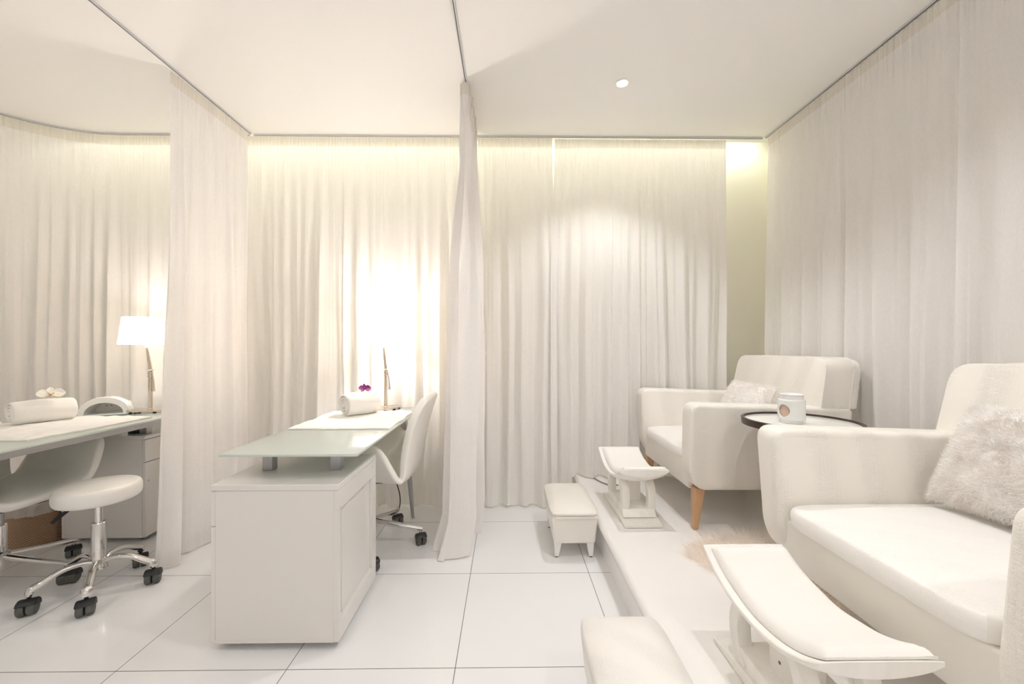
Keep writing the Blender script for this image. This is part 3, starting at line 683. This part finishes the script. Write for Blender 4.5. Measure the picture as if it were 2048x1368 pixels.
def flat_towel(label, x0, x1, y0, y1, z, seed, shear=0.0):
    mb = MB(); n1, n2 = 60, 44; T0 = 0.013
    cx, cy = (x0 + x1) / 2, (y0 + y1) / 2
    def base(u, v):
        x = lerp(x0, x1, u) - cx; y = lerp(y0, y1, v) - cy
        x += 0.012 * noise.noise(Vector((v * 4, seed, 0.5))) + shear * (v - 0.5); y += 0.014 * noise.noise(Vector((u * 4, seed + 3, 0.2)))
        return x, y
    def top(u, v):
        x, y = base(u, v); e = min(u, 1 - u, v, 1 - v) * 16; e = smooth(e)
        h = T0 + 0.010 * abs(noise.noise(Vector((x * 7, y * 6, seed)))) + 0.005 * noise.noise(Vector((x * 25, y * 22, seed)))
        return (x, y, 0.002 + h * (0.35 + 0.65 * math.sqrt(max(0, e))))
    mb.grid(top, n1, n2)
    k = len(mb.v); mb.grid(lambda u, v: (*base(u, v), 0.0006), n1, n2)
    W = n1 + 1
    ring = [i for i in range(W)] + [j * W + n1 for j in range(1, n2 + 1)] + [n2 * W + i for i in range(n1 - 1, -1, -1)] + [j * W for j in range(n2 - 1, 0, -1)]
    for a, b in zip(ring, ring[1:] + ring[:1]): mb.f.append((a, b, b + k, a + k)); mb.mi.append(0)
    o = mb.build('flat_towel', M['towel'], None, loc=(cx, cy, z)); tag(o, label, 'towel', 'folded white towels spread on the desks'); return o
flat_towel('white towel spread flat under the roll with the purple orchid', -1.105, -0.598, 2.04, 2.565, 0.7302, 1.0)
flat_towel('white towel spread flat under the roll with the white flower', -2.655, -2.10, 1.80, 2.40, 0.7302, 9.0, 0.02)
ZT = 0.7302 + 0.022
rolled_towel('rolled white towel topped with a purple orchid', (-0.885, 2.43, ZT), math.radians(50), 0.205, 0.074)
rolled_towel('rolled white towel topped with a white and yellow flower', (-2.50, 2.20, ZT), math.radians(66), 0.235, 0.067)

# ------------------------------------------------------------------ orchids
def petal(mb, length, width, cup, T, curl=0.3):
    def fn(u, v):
        x = u * length; wv = width * math.sin(PI * min(1, u * 0.93 + 0.05)) ** 0.75
        y = (v - 0.5) * 2 * wv; z = cup * length * (u * u) + curl * wv * ((v - 0.5) * 2) ** 2 + 0.0012 * math.sin(v * 12 + u * 6)
        return (x, y, z)
    mb.grid(fn, 10, 8, T)
def orchid(label, loc, sc, petal_m, lip_m, tilt, rz):
    t = thing('orchid_flower', label, 'flower', loc, rz, None)
    F = Matrix.Translation((0, 0, 0.012 * sc)) @ Matrix.Rotation(tilt, 4, 'X')
    for k, (a, ln, wd, lift) in enumerate([(0, 1.0, 1.05, 0.0), (180, 1.0, 1.05, 0.0), (90, 0.92, 0.52, -0.02), (222, 0.90, 0.50, -0.02), (318, 0.90, 0.50, -0.02)]):
        mb = MB(); petal(mb, 0.036 * sc * ln, 0.021 * sc * wd, 0.12, F @ Matrix.Rotation(math.radians(a), 4, 'Z') @ Matrix.Translation((0.002, 0, lift * 0.05)), 0.22)
        mb.build('petal', petal_m, t, mods=[('SOLIDIFY', dict(thickness=0.0009)), SUB(1)])
    mb = MB()
    for a, c in ((270, 0.9), (235, 1.3), (305, 1.3)): petal(mb, 0.013 * sc, 0.006 * sc, c, F @ Matrix.Rotation(math.radians(a), 4, 'Z'), 0.9)
    mb.build('lip', lip_m, t, mods=[('SOLIDIFY', dict(thickness=0.0012))])
    return t
orchid('purple orchid flower lying on the rolled towel', (-0.858, 2.44, ZT + 0.134), 0.95, M['petal_purple'], M['petal_purple'], math.radians(48), 0.55)
orchid('white flower with yellow centre lying on the rolled towel', (-2.455, 2.20, ZT + 0.124), 1.45, M['petal_white'], M['petal_yellow'], math.radians(40), 0.9)

# ------------------------------------------------------------------ small things under and around the desks
ad = tag(MB().lathe([(0.036, 0), (0.040, 0.004), (0.038, 0.026), (0.03, 0.032)], 28, sx=1.1, sy=0.8).build('power_adapter', M['black'], loc=(-2.245, 2.47, 0.628)), 'small black adapter on the cabinet under the left glass top', 'adapter')
bk = thing('waste_basket', 'wicker waste basket with clear plastic liner beside the left cabinet', 'basket', (-2.765, 2.41, 0))
MB().lathe([(0.10, 0.004), (0.118, 0.006), (0.128, 0.10), (0.142, 0.235), (0.146, 0.24), (0.140, 0.243), (0.134, 0.235), (0.12, 0.10), (0.11, 0.016), (0.01, 0.014)], 40, cap=False).build('body', M['wicker'], bk)
def lin(u, v):
    a = u * 2 * PI; prof = [(0.128, 0.15), (0.134, 0.245), (0.141, 0.262), (0.152, 0.256), (0.156, 0.225), (0.153, 0.195)]
    k = v * 5; i = min(4, int(k)); r, z = [lerp(prof[i][q], prof[i + 1][q], k - i) for q in (0, 1)]
    r += 0.005 * math.sin(a * 17 + v * 3) * (0.3 + v); z += 0.010 * noise.noise(Vector((math.cos(a) * 3, math.sin(a) * 3, v)))
    return (r * math.cos(a), r * math.sin(a), z)
MB().grid(lin, 90, 12, closed_u=True).build('liner', M['liner'], bk)
tag(MB().stube([(-0.70, 2.46, 0.40), (-0.69, 2.60, 0.20), (-0.725, 2.70, 0.06), (-0.80, 2.74, 0.008), (-0.95, 2.75, 0.006)], 0.0035, 8).build('cable', M['cord_black']), 'thin black cord hanging to the floor behind the right desk chair', 'cord')
tag(MB().stube([(0.60, 3.02, DAIS + 0.005), (0.625, 2.90, DAIS + 0.005), (0.645, 2.83, DAIS + 0.005), (0.68, 2.765, DAIS + 0.005), (0.70, 2.75, DAIS + 0.005), (0.76, 2.74, DAIS + 0.005)], 0.0045, 8).build('cable', M['cord']), 'grey cord lying on the platform before the back curtain', 'cord')

# ------------------------------------------------------------------ armchairs
def make_armchair(label, y0, y1, xs=0.0):
    yc = (y0 + y1) / 2; hw = (y1 - y0) / 2; B = DAIS
    t = thing('armchair', label, 'armchair', (1.35 + xs, yc, B), 0, 'cream leather armchairs on the platform')
    X = lambda x: x - 1.35
    Z = lambda z: z - B
    # arms: side outline extruded across; thicker and flared at the top
    out = rounded([(X(0.975), Z(0.414)), (X(0.928), Z(0.50)), (X(0.922), Z(0.862)), (X(1.76), Z(0.835)), (X(1.735), Z(0.414))], [0.05, 0.12, 0.055, 0.03, 0.03], 6)
    for s in (-1, 1):
        a0, a1 = sorted((s * hw, s * (hw - 0.115)))
        mb = MB().prism(out, a0, a1, 'Y', bev=0.030, seg=4)
        vv = []
        for (x, y, z) in mb.v:
            f = smooth((z - 0.30) / 0.36); g = smooth((X(1.12) - x) / 0.2)
            y += s * 0.012 * f - s * 0.008 * (1 - smooth(z / 0.50))      # slight outward flare to the top
            y += s * 0.012 * g * f
            vv.append((x, y, z))
        mb.v = vv; mb.build('arm', M['leather'], t)
    fr = MB().prism(rounded([(X(0.953), Z(0.402)), (X(0.948), Z(0.45)), (X(0.950), Z(0.552)), (X(1.70), Z(0.552)), (X(1.70), Z(0.402))], [0.015, 0.03, 0.01, 0.01, 0.03], 5), -hw + 0.085, hw - 0.085, 'Y').build('seat_base', M['leather_plain'], t)
    # seat cushion
    cu = MB(); bm = bmesh.new(); bmesh.ops.create_cube(bm, size=1.0)
    bmesh.ops.subdivide_edges(bm, edges=bm.edges[:], cuts=9, use_grid_fill=True)
    L0, L1, cw, zz0, zz1 = X(0.925), X(1.60), hw - 0.120, Z(0.548), Z(0.622)
    for v in bm.verts:
        x, y, z = v.co * 2
        rr = 0.94 + 0.06 * (1 - max(abs(x), abs(y)) ** 6)
        k = (1 - abs(z) ** 3) ; px = lerp(L0, L1, (x * (0.975 + 0.025 * k) + 1) / 2); py = y * cw * (0.975 + 0.025 * k)
        # rounded plan corners
        if abs(x) > 0.85 and abs(y) > 0.85: px -= 0.012 * (1 if x > 0 else -1); py -= 0.012 * (1 if y > 0 else -1)
        dome = 0.022 * (1 - x * x) * (1 - y * y) if z > 0 else 0
        edge = 0.010 * (max(abs(x), abs(y)) ** 12) * (1 if z > 0 else 0)
        v.co = Vector((px, py, lerp(zz0, zz1, (z + 1) / 2) + dome - edge + 0.003 * noise.noise(Vector((px * 9, py * 9, z)))))
    cu.from_bm(bm); c_ = cu.build('seat_cushion', M['seat_white'], t, mods=[SUB(1)])
    # backrest: wide above the arms, narrow between them below
    w1, w0, zs = hw + 0.004, hw - 0.120, Z(0.828)
    outb = [(-w0, Z(0.52)), (w0, Z(0.52)), (w0, zs), (w1, zs), (w1 - 0.015, Z(1.09)), (-w1 + 0.015, Z(1.09)), (-w1, zs), (-w0, zs)]
    outb = rounded(outb, [0.01, 0.01, 0.004, 0.012, 0.075, 0.075, 0.012, 0.004], 7)
    mb = MB().prism(outb, 0, 0.145, 'X', bev=0.045, seg=6)
    def lean(p):
        x, y, z = p; return (x + X(1.535) + (z - Z(0.52)) * 0.185, y, z)
    mb.v = [lean(p) for p in mb.v]; b = mb.build('backrest', M['leather'], t)
    outc = rounded([(-w1, zs), (w1, zs), (w1 - 0.018, Z(1.082)), (-w1 + 0.018, Z(1.082))], [0.012, 0.012, 0.075, 0.075], 7)
    mb = MB().prism(outc, 0.146, 0.187, 'X', bev=0.012, seg=3); mb.v = [lean(p) for p in mb.v]; mb.build('back_panel', M['leather'], b)
    pip = [(0.1465, y * 0.999, z) for y, z in rounded([(w1, zs), (w1 - 0.0155, Z(1.089)), (-w1 + 0.0155, Z(1.089)), (-w1, zs)], [0, 0.075, 0.075, 0], 8)]
    MB().tube([lean(p) for p in pip], 0.0035, 8).build('piping', M['leather_plain'], b)
    # legs
    for lx, sx in ((0.995, -1), (1.63, 1)):
        for s in (-1, 1):
            mb = MB(); ly = s * (hw - 0.058)
            vs = []
            for (z, r, dx, dy) in ((0.0, 0.0135, sx * 0.018, s * 0.0), (Z(0.418), 0.027, 0, 0)):
                for (ax, ay) in ((-1, -1), (1, -1), (1, 1), (-1, 1)): vs.append((X(lx) + dx + ax * r, ly + dy + ay * r, z))
            mb.add(vs, [(3, 2, 1, 0), (4, 5, 6, 7)] + [(k, (k + 1) % 4, 4 + (k + 1) % 4, 4 + k) for k in range(4)])
            lg = mb.build('leg', M['oak'], t, smooth=False, mods=[('BEVEL', dict(width=0.005, segments=3))])
            MB().lathe([(0.010, 0), (0.010, 0.003)], 12, TR(X(lx) + sx * 0.018, ly, 0.0)).build('glide', M['black'], lg)
    return t
make_armchair('cream embossed leather armchair nearer the back wall, with a small fleecy cushion', 2.03, 2.84)
make_armchair('large cream embossed leather armchair in front, cropped by the frame, with a shaggy cushion', 0.655, 1.49, 0.014)

# ------------------------------------------------------------------ fleecy cushions and fur rug
def strands(mb, surf, n, ln, wd, curl, rnd, seg=4, droop=0.4, spread=0.5):
    """surf(rnd) -> point, normal; grows tapered ribbons"""
    for _ in range(n):
        p, nr = surf(rnd); d = (nr + Vector((rnd.uniform(-1, 1), rnd.uniform(-1, 1), rnd.uniform(-1, 1))) * spread).normalized()
        clump = Vector((noise.noise(p * 22), noise.noise(p * 22 + Vector((9, 0, 0))), noise.noise(p * 22 + Vector((0, 9, 0)))))
        d = (d + clump * 0.9).normalized(); side = d.cross(Vector((rnd.uniform(-1, 1), rnd.uniform(-1, 1), rnd.uniform(-1, 1)))).normalized()
        l_ = ln * rnd.uniform(0.55, 1.15); q = Vector(p); vs = []; ph = rnd.uniform(0, 6.28)
        for k in range(seg + 1):
            t = k / seg; ww = wd * (1 - t * 0.85)
            vs += [tuple(q - side * ww), tuple(q + side * ww)]
            d2 = d + Vector((0, 0, -droop * t)) + side * (curl * math.sin(ph + t * 6))
            q = q + d2.normalized() * l_ / seg
        mb.add(vs, [(2 * k, 2 * k + 1, 2 * k + 3, 2 * k + 2) for k in range(seg)])
def pillow_point(u, v, hx, hz, th, side):
    a = (1 - abs(u) ** 2.6) * (1 - abs(v) ** 2.6); pin = 1 - 0.06 * (1 - abs(u) ** 2) * abs(v) ** 4; pin2 = 1 - 0.06 * (1 - abs(v) ** 2) * abs(u) ** 4
    return Vector((u * hx * pin2, side * th * max(0, a) ** 0.55, v * hz * pin))
def make_pillow(label, hx, hz, th, T, n, ln, wd, seed, curl):
    t = thing('fur_cushion', label, 'cushion', (0, 0, 0), 0, None); t.matrix_world = T
    mb = MB()
    for side in (-1, 1): mb.grid(lambda u, v: tuple(pillow_point(u * 2 - 1, v * 2 - 1, hx, hz, th, side)), 26, 26)
    mb.build('cover', M['fur_white'], t)
    f = MB(); rnd = random.Random(seed)
    def surf(r):
        u, v = r.uniform(-1, 1), r.uniform(-1, 1); side = -1 if r.random() < 0.72 else 1
        if r.random() < 0.2:
            if r.random() < 0.5: u = (1 if r.random() < .5 else -1) * r.uniform(.9, 1)
            else: v = (1 if r.random() < .5 else -1) * r.uniform(.9, 1)
        p = pillow_point(u, v, hx, hz, th, side); e = 0.02
        a = pillow_point(min(1, u + e), v, hx, hz, th, side) - pillow_point(max(-1, u - e), v, hx, hz, th, side); b = pillow_point(u, min(1, v + e), hx, hz, th, side) - pillow_point(u, max(-1, v - e), hx, hz, th, side)
        nr = a.cross(b); nr = nr.normalized() if nr.length > 1e-9 else Vector((0, side, 0))
        if nr.y * side < 0: nr = -nr
        rad = Vector((u, 0, v)); nr = (nr + rad * 0.5 * max(abs(u), abs(v)) ** 4).normalized()
        return p, nr
    strands(f, surf, n, ln, wd, curl, rnd); f.build('fur', M['fur_white'], t, smooth=True)
    return t
# pillow local frame: x across, y thickness (front = -y), z up. chair backs face -x in the room
def pill_T(x, y, z, lean_deg, roll_deg, yaw=0.0):
    return Matrix.Translation((x, y, z)) @ Matrix.Rotation(-PI / 2 + yaw, 4, 'Z') @ Matrix.Rotation(math.radians(-lean_deg), 4, 'X') @ Matrix.Rotation(math.radians(roll_deg), 4, 'Y')
make_pillow('small white fleecy cushion lying against the far armchair back', 0.215, 0.135, 0.062, pill_T(1.465, 2.46, 0.795, 24, 0), 9000, 0.022, 0.0011, 5, 0.6)
make_pillow('large white shaggy cushion leaning in the near armchair', 0.200, 0.165, 0.072, pill_T(1.465, 1.105, 0.805, 27, 0, 0.0), 22000, 0.024, 0.0011, 6, 0.7)
rg = thing('fur_rug', 'beige long-haired sheepskin rug on the platform between the armchairs', 'rug', (1.24, 1.71, DAIS))
def rug_r(a): return 1 + 0.10 * math.sin(3 * a + 0.6) + 0.06 * math.sin(5 * a)
def rug_pt(a, r):
    R = rug_r(a) * r; return Vector((0.40 * R * math.cos(a), 0.29 * R * math.sin(a), 0.010 * (1 - r ** 4) + 0.0015))
mb = MB(); mb.grid(lambda u, v: tuple(rug_pt(u * 2 * PI, max(0.001, v))), 60, 10, closed_u=True); mb.build('hide', M['fur_beige'], rg)
f = MB()
def rsurf(r):
    a = r.uniform(0, 2 * PI); q = math.sqrt(r.random()); p = rug_pt(a, q); return p, Vector((math.cos(a) * 0.9 * q, math.sin(a) * 0.9 * q, 0.75)).normalized()
strands(f, rsurf, 15000, 0.075, 0.0009, 0.35, random.Random(12), seg=5, droop=0.75, spread=0.45)
f.v = [(x, y, max(0.004, z)) for x, y, z in f.v]
f.build('fur', M['fur_beige'], rg)

# ------------------------------------------------------------------ side table with oil burner
sb = thing('side_table', 'round side table with dark brown rim and pale glass top between the armchairs', 'table', (1.285, 1.755, DAIS))
zt = 0.828 - DAIS
MB().lathe([(0.212, zt - 0.03), (0.222, zt - 0.028), (0.224, zt), (0.213, zt + 0.001), (0.211, zt - 0.008), (0.211, zt - 0.03)], 64, cap=False).build('rim', M['darkwood'], sb)
MB().lathe([(0.2115, zt - 0.018), (0.2115, zt - 0.008)], 64).build('tabletop', M['glass_clear'], sb)
MB().lathe([(0.019, 0.02), (0.017, 0.3), (0.024, zt - 0.03), (0.07, zt - 0.0185)], 24).build('pedestal', M['darkwood'], sb)
MB().lathe([(0.14, 0.0), (0.145, 0.008), (0.13, 0.016), (0.03, 0.026)], 40).build('base', M['darkwood'], sb)
ob = thing('oil_burner', 'white ceramic oil burner with a round opening on the dark-rimmed table', 'oil burner', (1.235, 1.735, DAIS + zt - 0.0078))
def burner_body():
    R = 0.051; H0, H1 = 0.014, 0.096; n = 128; m_rows = 46
    ang0 = math.radians(199); hz = 0.054; hr = 0.0265
    mb = MB(); vs = []; W = n
    for j in range(m_rows + 1):
        for k in range(n): a = 2 * PI * k / n; vs.append((R * math.cos(a), R * math.sin(a), lerp(H0, H1, j / m_rows)))
    fs = []
    for j in range(m_rows):
        for k in range(n):
            a = 2 * PI * (k + 0.5) / n; z = lerp(H0, H1, (j + 0.5) / m_rows); da = ((a - ang0 + PI) % (2 * PI) - PI) * R
            if (da / hr) ** 2 + ((z - hz) / hr) ** 2 < 1: continue
            k2 = (k + 1) % n; fs.append((j * W + k, j * W + k2, (j + 1) * W + k2, (j + 1) * W + k))
    # pull the rim of the opening onto a clean circle
    for i, (x, y, z) in enumerate(vs):
        a = math.atan2(y, x); da = ((a - ang0 + PI) % (2 * PI) - PI) * R; dz = z - hz; d = math.hypot(da, dz)
        if 0.0 < abs(d - hr) < 0.0019 and d > 0: 
            s = hr / d; da *= s; dz *= s; a2 = ang0 + da / R; vs[i] = (R * math.cos(a2), R * math.sin(a2), hz + dz)
    mb.add(vs, fs); return mb
bb = burner_body().build('body', M['ceramic'], ob, mods=[('SOLIDIFY', dict(thickness=0.005, offset=-1))])
MB().lathe([(0.0445, 0.016), (0.0445, 0.094)], 40, cap=False).build('inner_chamber', M['clay'], ob)
MB().lathe([(0.001, 0.0), (0.043, 0.0), (0.044, 0.003), (0.044, 0.010), (0.051, 0.015), (0.046, 0.017), (0.001, 0.017)], 48, cap=False).build('foot_ring', M['ceramic'], ob)
MB().lathe([(0.051, 0.095), (0.0512, 0.099), (0.044, 0.101), (0.0435, 0.120), (0.0450, 0.123), (0.042, 0.125), (0.039, 0.119), (0.02, 0.108), (0.001, 0.106)], 48, cap=False).build('dish', M['ceramic'], ob)

# ------------------------------------------------------------------ carved footrests with towels
def make_footrest(label, xc, yc):
    t = thing('footrest_stool', label, 'footrest', (xc, yc, DAIS), 0, 'carved white footrests with curved seats')
    hx, hy = 0.13, 0.245
    def zc(v): return 0.235 + 0.075 * abs(v) ** 2.2            # seat centreline height, v in -1..1
    n = 36; mb = MB(); pts = [(-1 + 2 * k / n) for k in range(n + 1)]
    up = [(v * hy, zc(v) + 0.0) for v in pts]; lo = [(v * hy * 0.97, zc(v) - 0.042 + 0.004 * abs(v)) for v in reversed(pts)]
    nx = 12; vs = []; fs = []
    for k, v in enumerate(pts):
        for i in range(nx + 1): u = -1 + 2 * i / nx; vs.append((u * hx, v * hy, zc(v) - 0.002 * abs(u) ** 6))
        for i in range(nx + 1): u = 1 - 2 * i / nx; vs.append((u * hx, v * hy * (1 - 0.02 * (1 - u * u)), zc(v) - 0.014 - 0.028 * (1 - u * u) ** 0.8))
    W = 2 * (nx + 1)
    for k in range(n):
        for i in range(W): i2 = (i + 1) % W; fs.append((k * W + i, k * W + i2, (k + 1) * W + i2, (k + 1) * W + i))
    fs += [tuple(range(W)), tuple(n * W + i for i in reversed(range(W)))]
    mb.add(vs, fs); mb.build('seat', M['carved'], t, mods=[('BEVEL', dict(width=0.003, segments=2, limit_method='ANGLE', angle_limit=0.7))])
    MB().prism(rounded([(-0.175, 0.028), (0.175, 0.028), (0.135, 0.078), (-0.135, 0.078)], [0.01, 0.01, 0.03, 0.03], 5), -0.089, 0.089, 'X', bev=0.004, seg=2).build('plinth', M['carved'], t)
    # base slab: shallow arch
    upb = [(v * 0.235, 0.036 - 0.022 * abs(v) ** 2) for v in pts]; lob = [(v * 0.235, 0.003 + (0.012 * (1 - abs(v)) if False else 0.0)) for v in reversed(pts)]
    mb = MB().prism(upb + lob, -0.10, 0.10, 'X', bev=0.002, seg=1); mb.build('base', M['carved'], t)
    # centre pillar and four curved supports
    mb = MB().box(-0.045, 0.045, -0.045, 0.045, 0.030, 0.215, 0.004); 
    mb.build('pillar', M['carved'], t)
    for z in (0.115, 0.162): MB().lathe([(0.0042, 0), (0.0042, 0.0015)], 10, TR(-0.0445, 0.0, z, 0, -PI / 2)).build('hole', M['gap'], t)
    for s in (-1, 1):
        for sx in (-1, 1):
            inner = []; outer = []
            for k in range(15):
                a = -PI / 2 + PI * k / 14; zz = 0.125 + 0.098 * math.sin(a)
                outer.append((s * (0.085 + 0.075 * math.cos(a)), zz)); inner.append((s * (0.078 + 0.038 * math.cos(a)), 0.125 + 0.078 * math.sin(a)))
            o_ = outer + list(reversed(inner))
            x0, x1 = sorted((sx * 0.050, sx * 0.092))
            MB().prism(o_, x0, x1, 'X', bev=0.003, seg=2).build('support', M['carved'], t)
    # towel on the seat
    tw = MB(); th = 0.027
    def top(u, v):
        vv = lerp(-0.955, 0.93, v); uu = lerp(-0.84, 0.97, u); e = smooth(min(u, 1 - u, (v), (1 - v)) * 14)
        return (uu * hx + 0.003 * noise.noise(Vector((v * 5, xc, 1))), vv * hy, zc(vv) + 0.0015 + th * (0.22 + 0.78 * math.sqrt(e)) + 0.002 * noise.noise(Vector((u * 6, v * 9, yc))))
    def bot(u, v):
        vv = lerp(-0.955, 0.93, v); uu = lerp(-0.84, 0.97, u); return (uu * hx + 0.003 * noise.noise(Vector((v * 5, xc, 1))), vv * hy, zc(vv) + 0.0012)
    n1, n2 = 26, 44; tw.grid(top, n1, n2); k = len(tw.v); tw.grid(bot, n1, n2); W = n1 + 1
    ring = [i for i in range(W)] + [j * W + n1 for j in range(1, n2 + 1)] + [n2 * W + i for i in range(n1 - 1, -1, -1)] + [j * W for j in range(n2 - 1, 0, -1)]
    for a, b in zip(ring, ring[1:] + ring[:1]): tw.f.append((a, b, b + k, a + k)); tw.mi.append(0)
    o = tw.build('folded_towel', M['towel'], None, loc=(xc, yc, DAIS)); return t, o
f1, t1 = make_footrest('white carved footrest with curved seat before the far armchair', 0.715, 2.33)
tag(t1, 'white towel laid on the curved footrest before the far armchair', 'towel', 'white towels on the footrests')
f2, t2 = make_footrest('large white carved footrest in the foreground before the near armchair', 0.765, 1.055)
tag(t2, 'white towel laid on the foreground footrest beside the near armchair', 'towel', 'white towels on the footrests')

# ------------------------------------------------------------------ ottomans
def make_ottoman(label, x0, x1, y0, y1, lm):
    xc, yc = (x0 + x1) / 2, (y0 + y1) / 2; hx, hy = (x1 - x0) / 2, (y1 - y0) / 2
    t = thing('ottoman', label, 'ottoman', (xc, yc, 0), 0, 'low white ottomans beside the platform')
    vs = []
    for (z, k) in ((0.085, 0.86), (0.234, 0.965)):
        for ax, ay in ((-1, -1), (1, -1), (1, 1), (-1, 1)): vs.append((ax * hx * k, ay * (hy - (1 - k) * hx), z))
    MB().add(vs, [(3, 2, 1, 0), (4, 5, 6, 7)] + [(k, (k + 1) % 4, 4 + (k + 1) % 4, 4 + k) for k in range(4)]).build('body', lm, t, mods=[('BEVEL', dict(width=0.012, segments=4))])
    bm = bmesh.new(); bmesh.ops.create_cube(bm, size=1.0); bmesh.ops.subdivide_edges(bm, edges=bm.edges[:], cuts=7, use_grid_fill=True)
    for v in bm.verts:
        x, y, z = v.co * 2; m_ = max(abs(x), abs(y))
        d = 0.016 * (1 - abs(x) ** 4) * (1 - abs(y) ** 4) if z > 0 else 0; e = 0.016 * m_ ** 10 if z > 0 else 0
        cx = 0.008 if (abs(x) > 0.9 and abs(y) > 0.9) else 0
        kx = 1.0
        hx2, hy2 = hx * 1.012, hy * 1.006
        v.co = Vector((x * (hx2 - cx) * kx, y * (hy2 - cx) * kx, lerp(0.222, 0.274, (z + 1) / 2) + d - e))
    MB().from_bm(bm).build('cushion', lm, t, mods=[SUB(1)])
    for sx in (-1, 1):
        for sy in (-1, 1):
            vs = []
            for (z, r, cx, cy) in ((0.004, 0.011, sx * (hx * 0.80 - 0.010), sy * (hy - 0.055)), (0.095, 0.021, sx * (hx * 0.86 - 0.024), sy * (hy - 0.050))):
                for ax, ay in ((-1, -1), (1, -1), (1, 1), (-1, 1)): vs.append((cx + ax * r, cy + ay * r, z))
            lg = MB().add(vs, [(3, 2, 1, 0), (4, 5, 6, 7)] + [(k, (k + 1) % 4, 4 + (k + 1) % 4, 4 + k) for k in range(4)]).build('leg', M['paint_white'], t, smooth=False, mods=[('BEVEL', dict(width=0.003, segments=2))])
            MB().lathe([(0.010, 0), (0.010, 0.005)], 12, TR(sx * (hx * 0.80 - 0.010), sy * (hy - 0.055), 0)).build('glide', M['black'], lg)
    return t
make_ottoman('low white leather ottoman with four short legs beside the far footrest', 0.235, 0.495, 2.15, 2.62, M['leather_plain'])
make_ottoman('low embossed leather ottoman cropped at the bottom edge of the photo', 0.235, 0.495, 0.86, 1.33, M['leather_fine'])
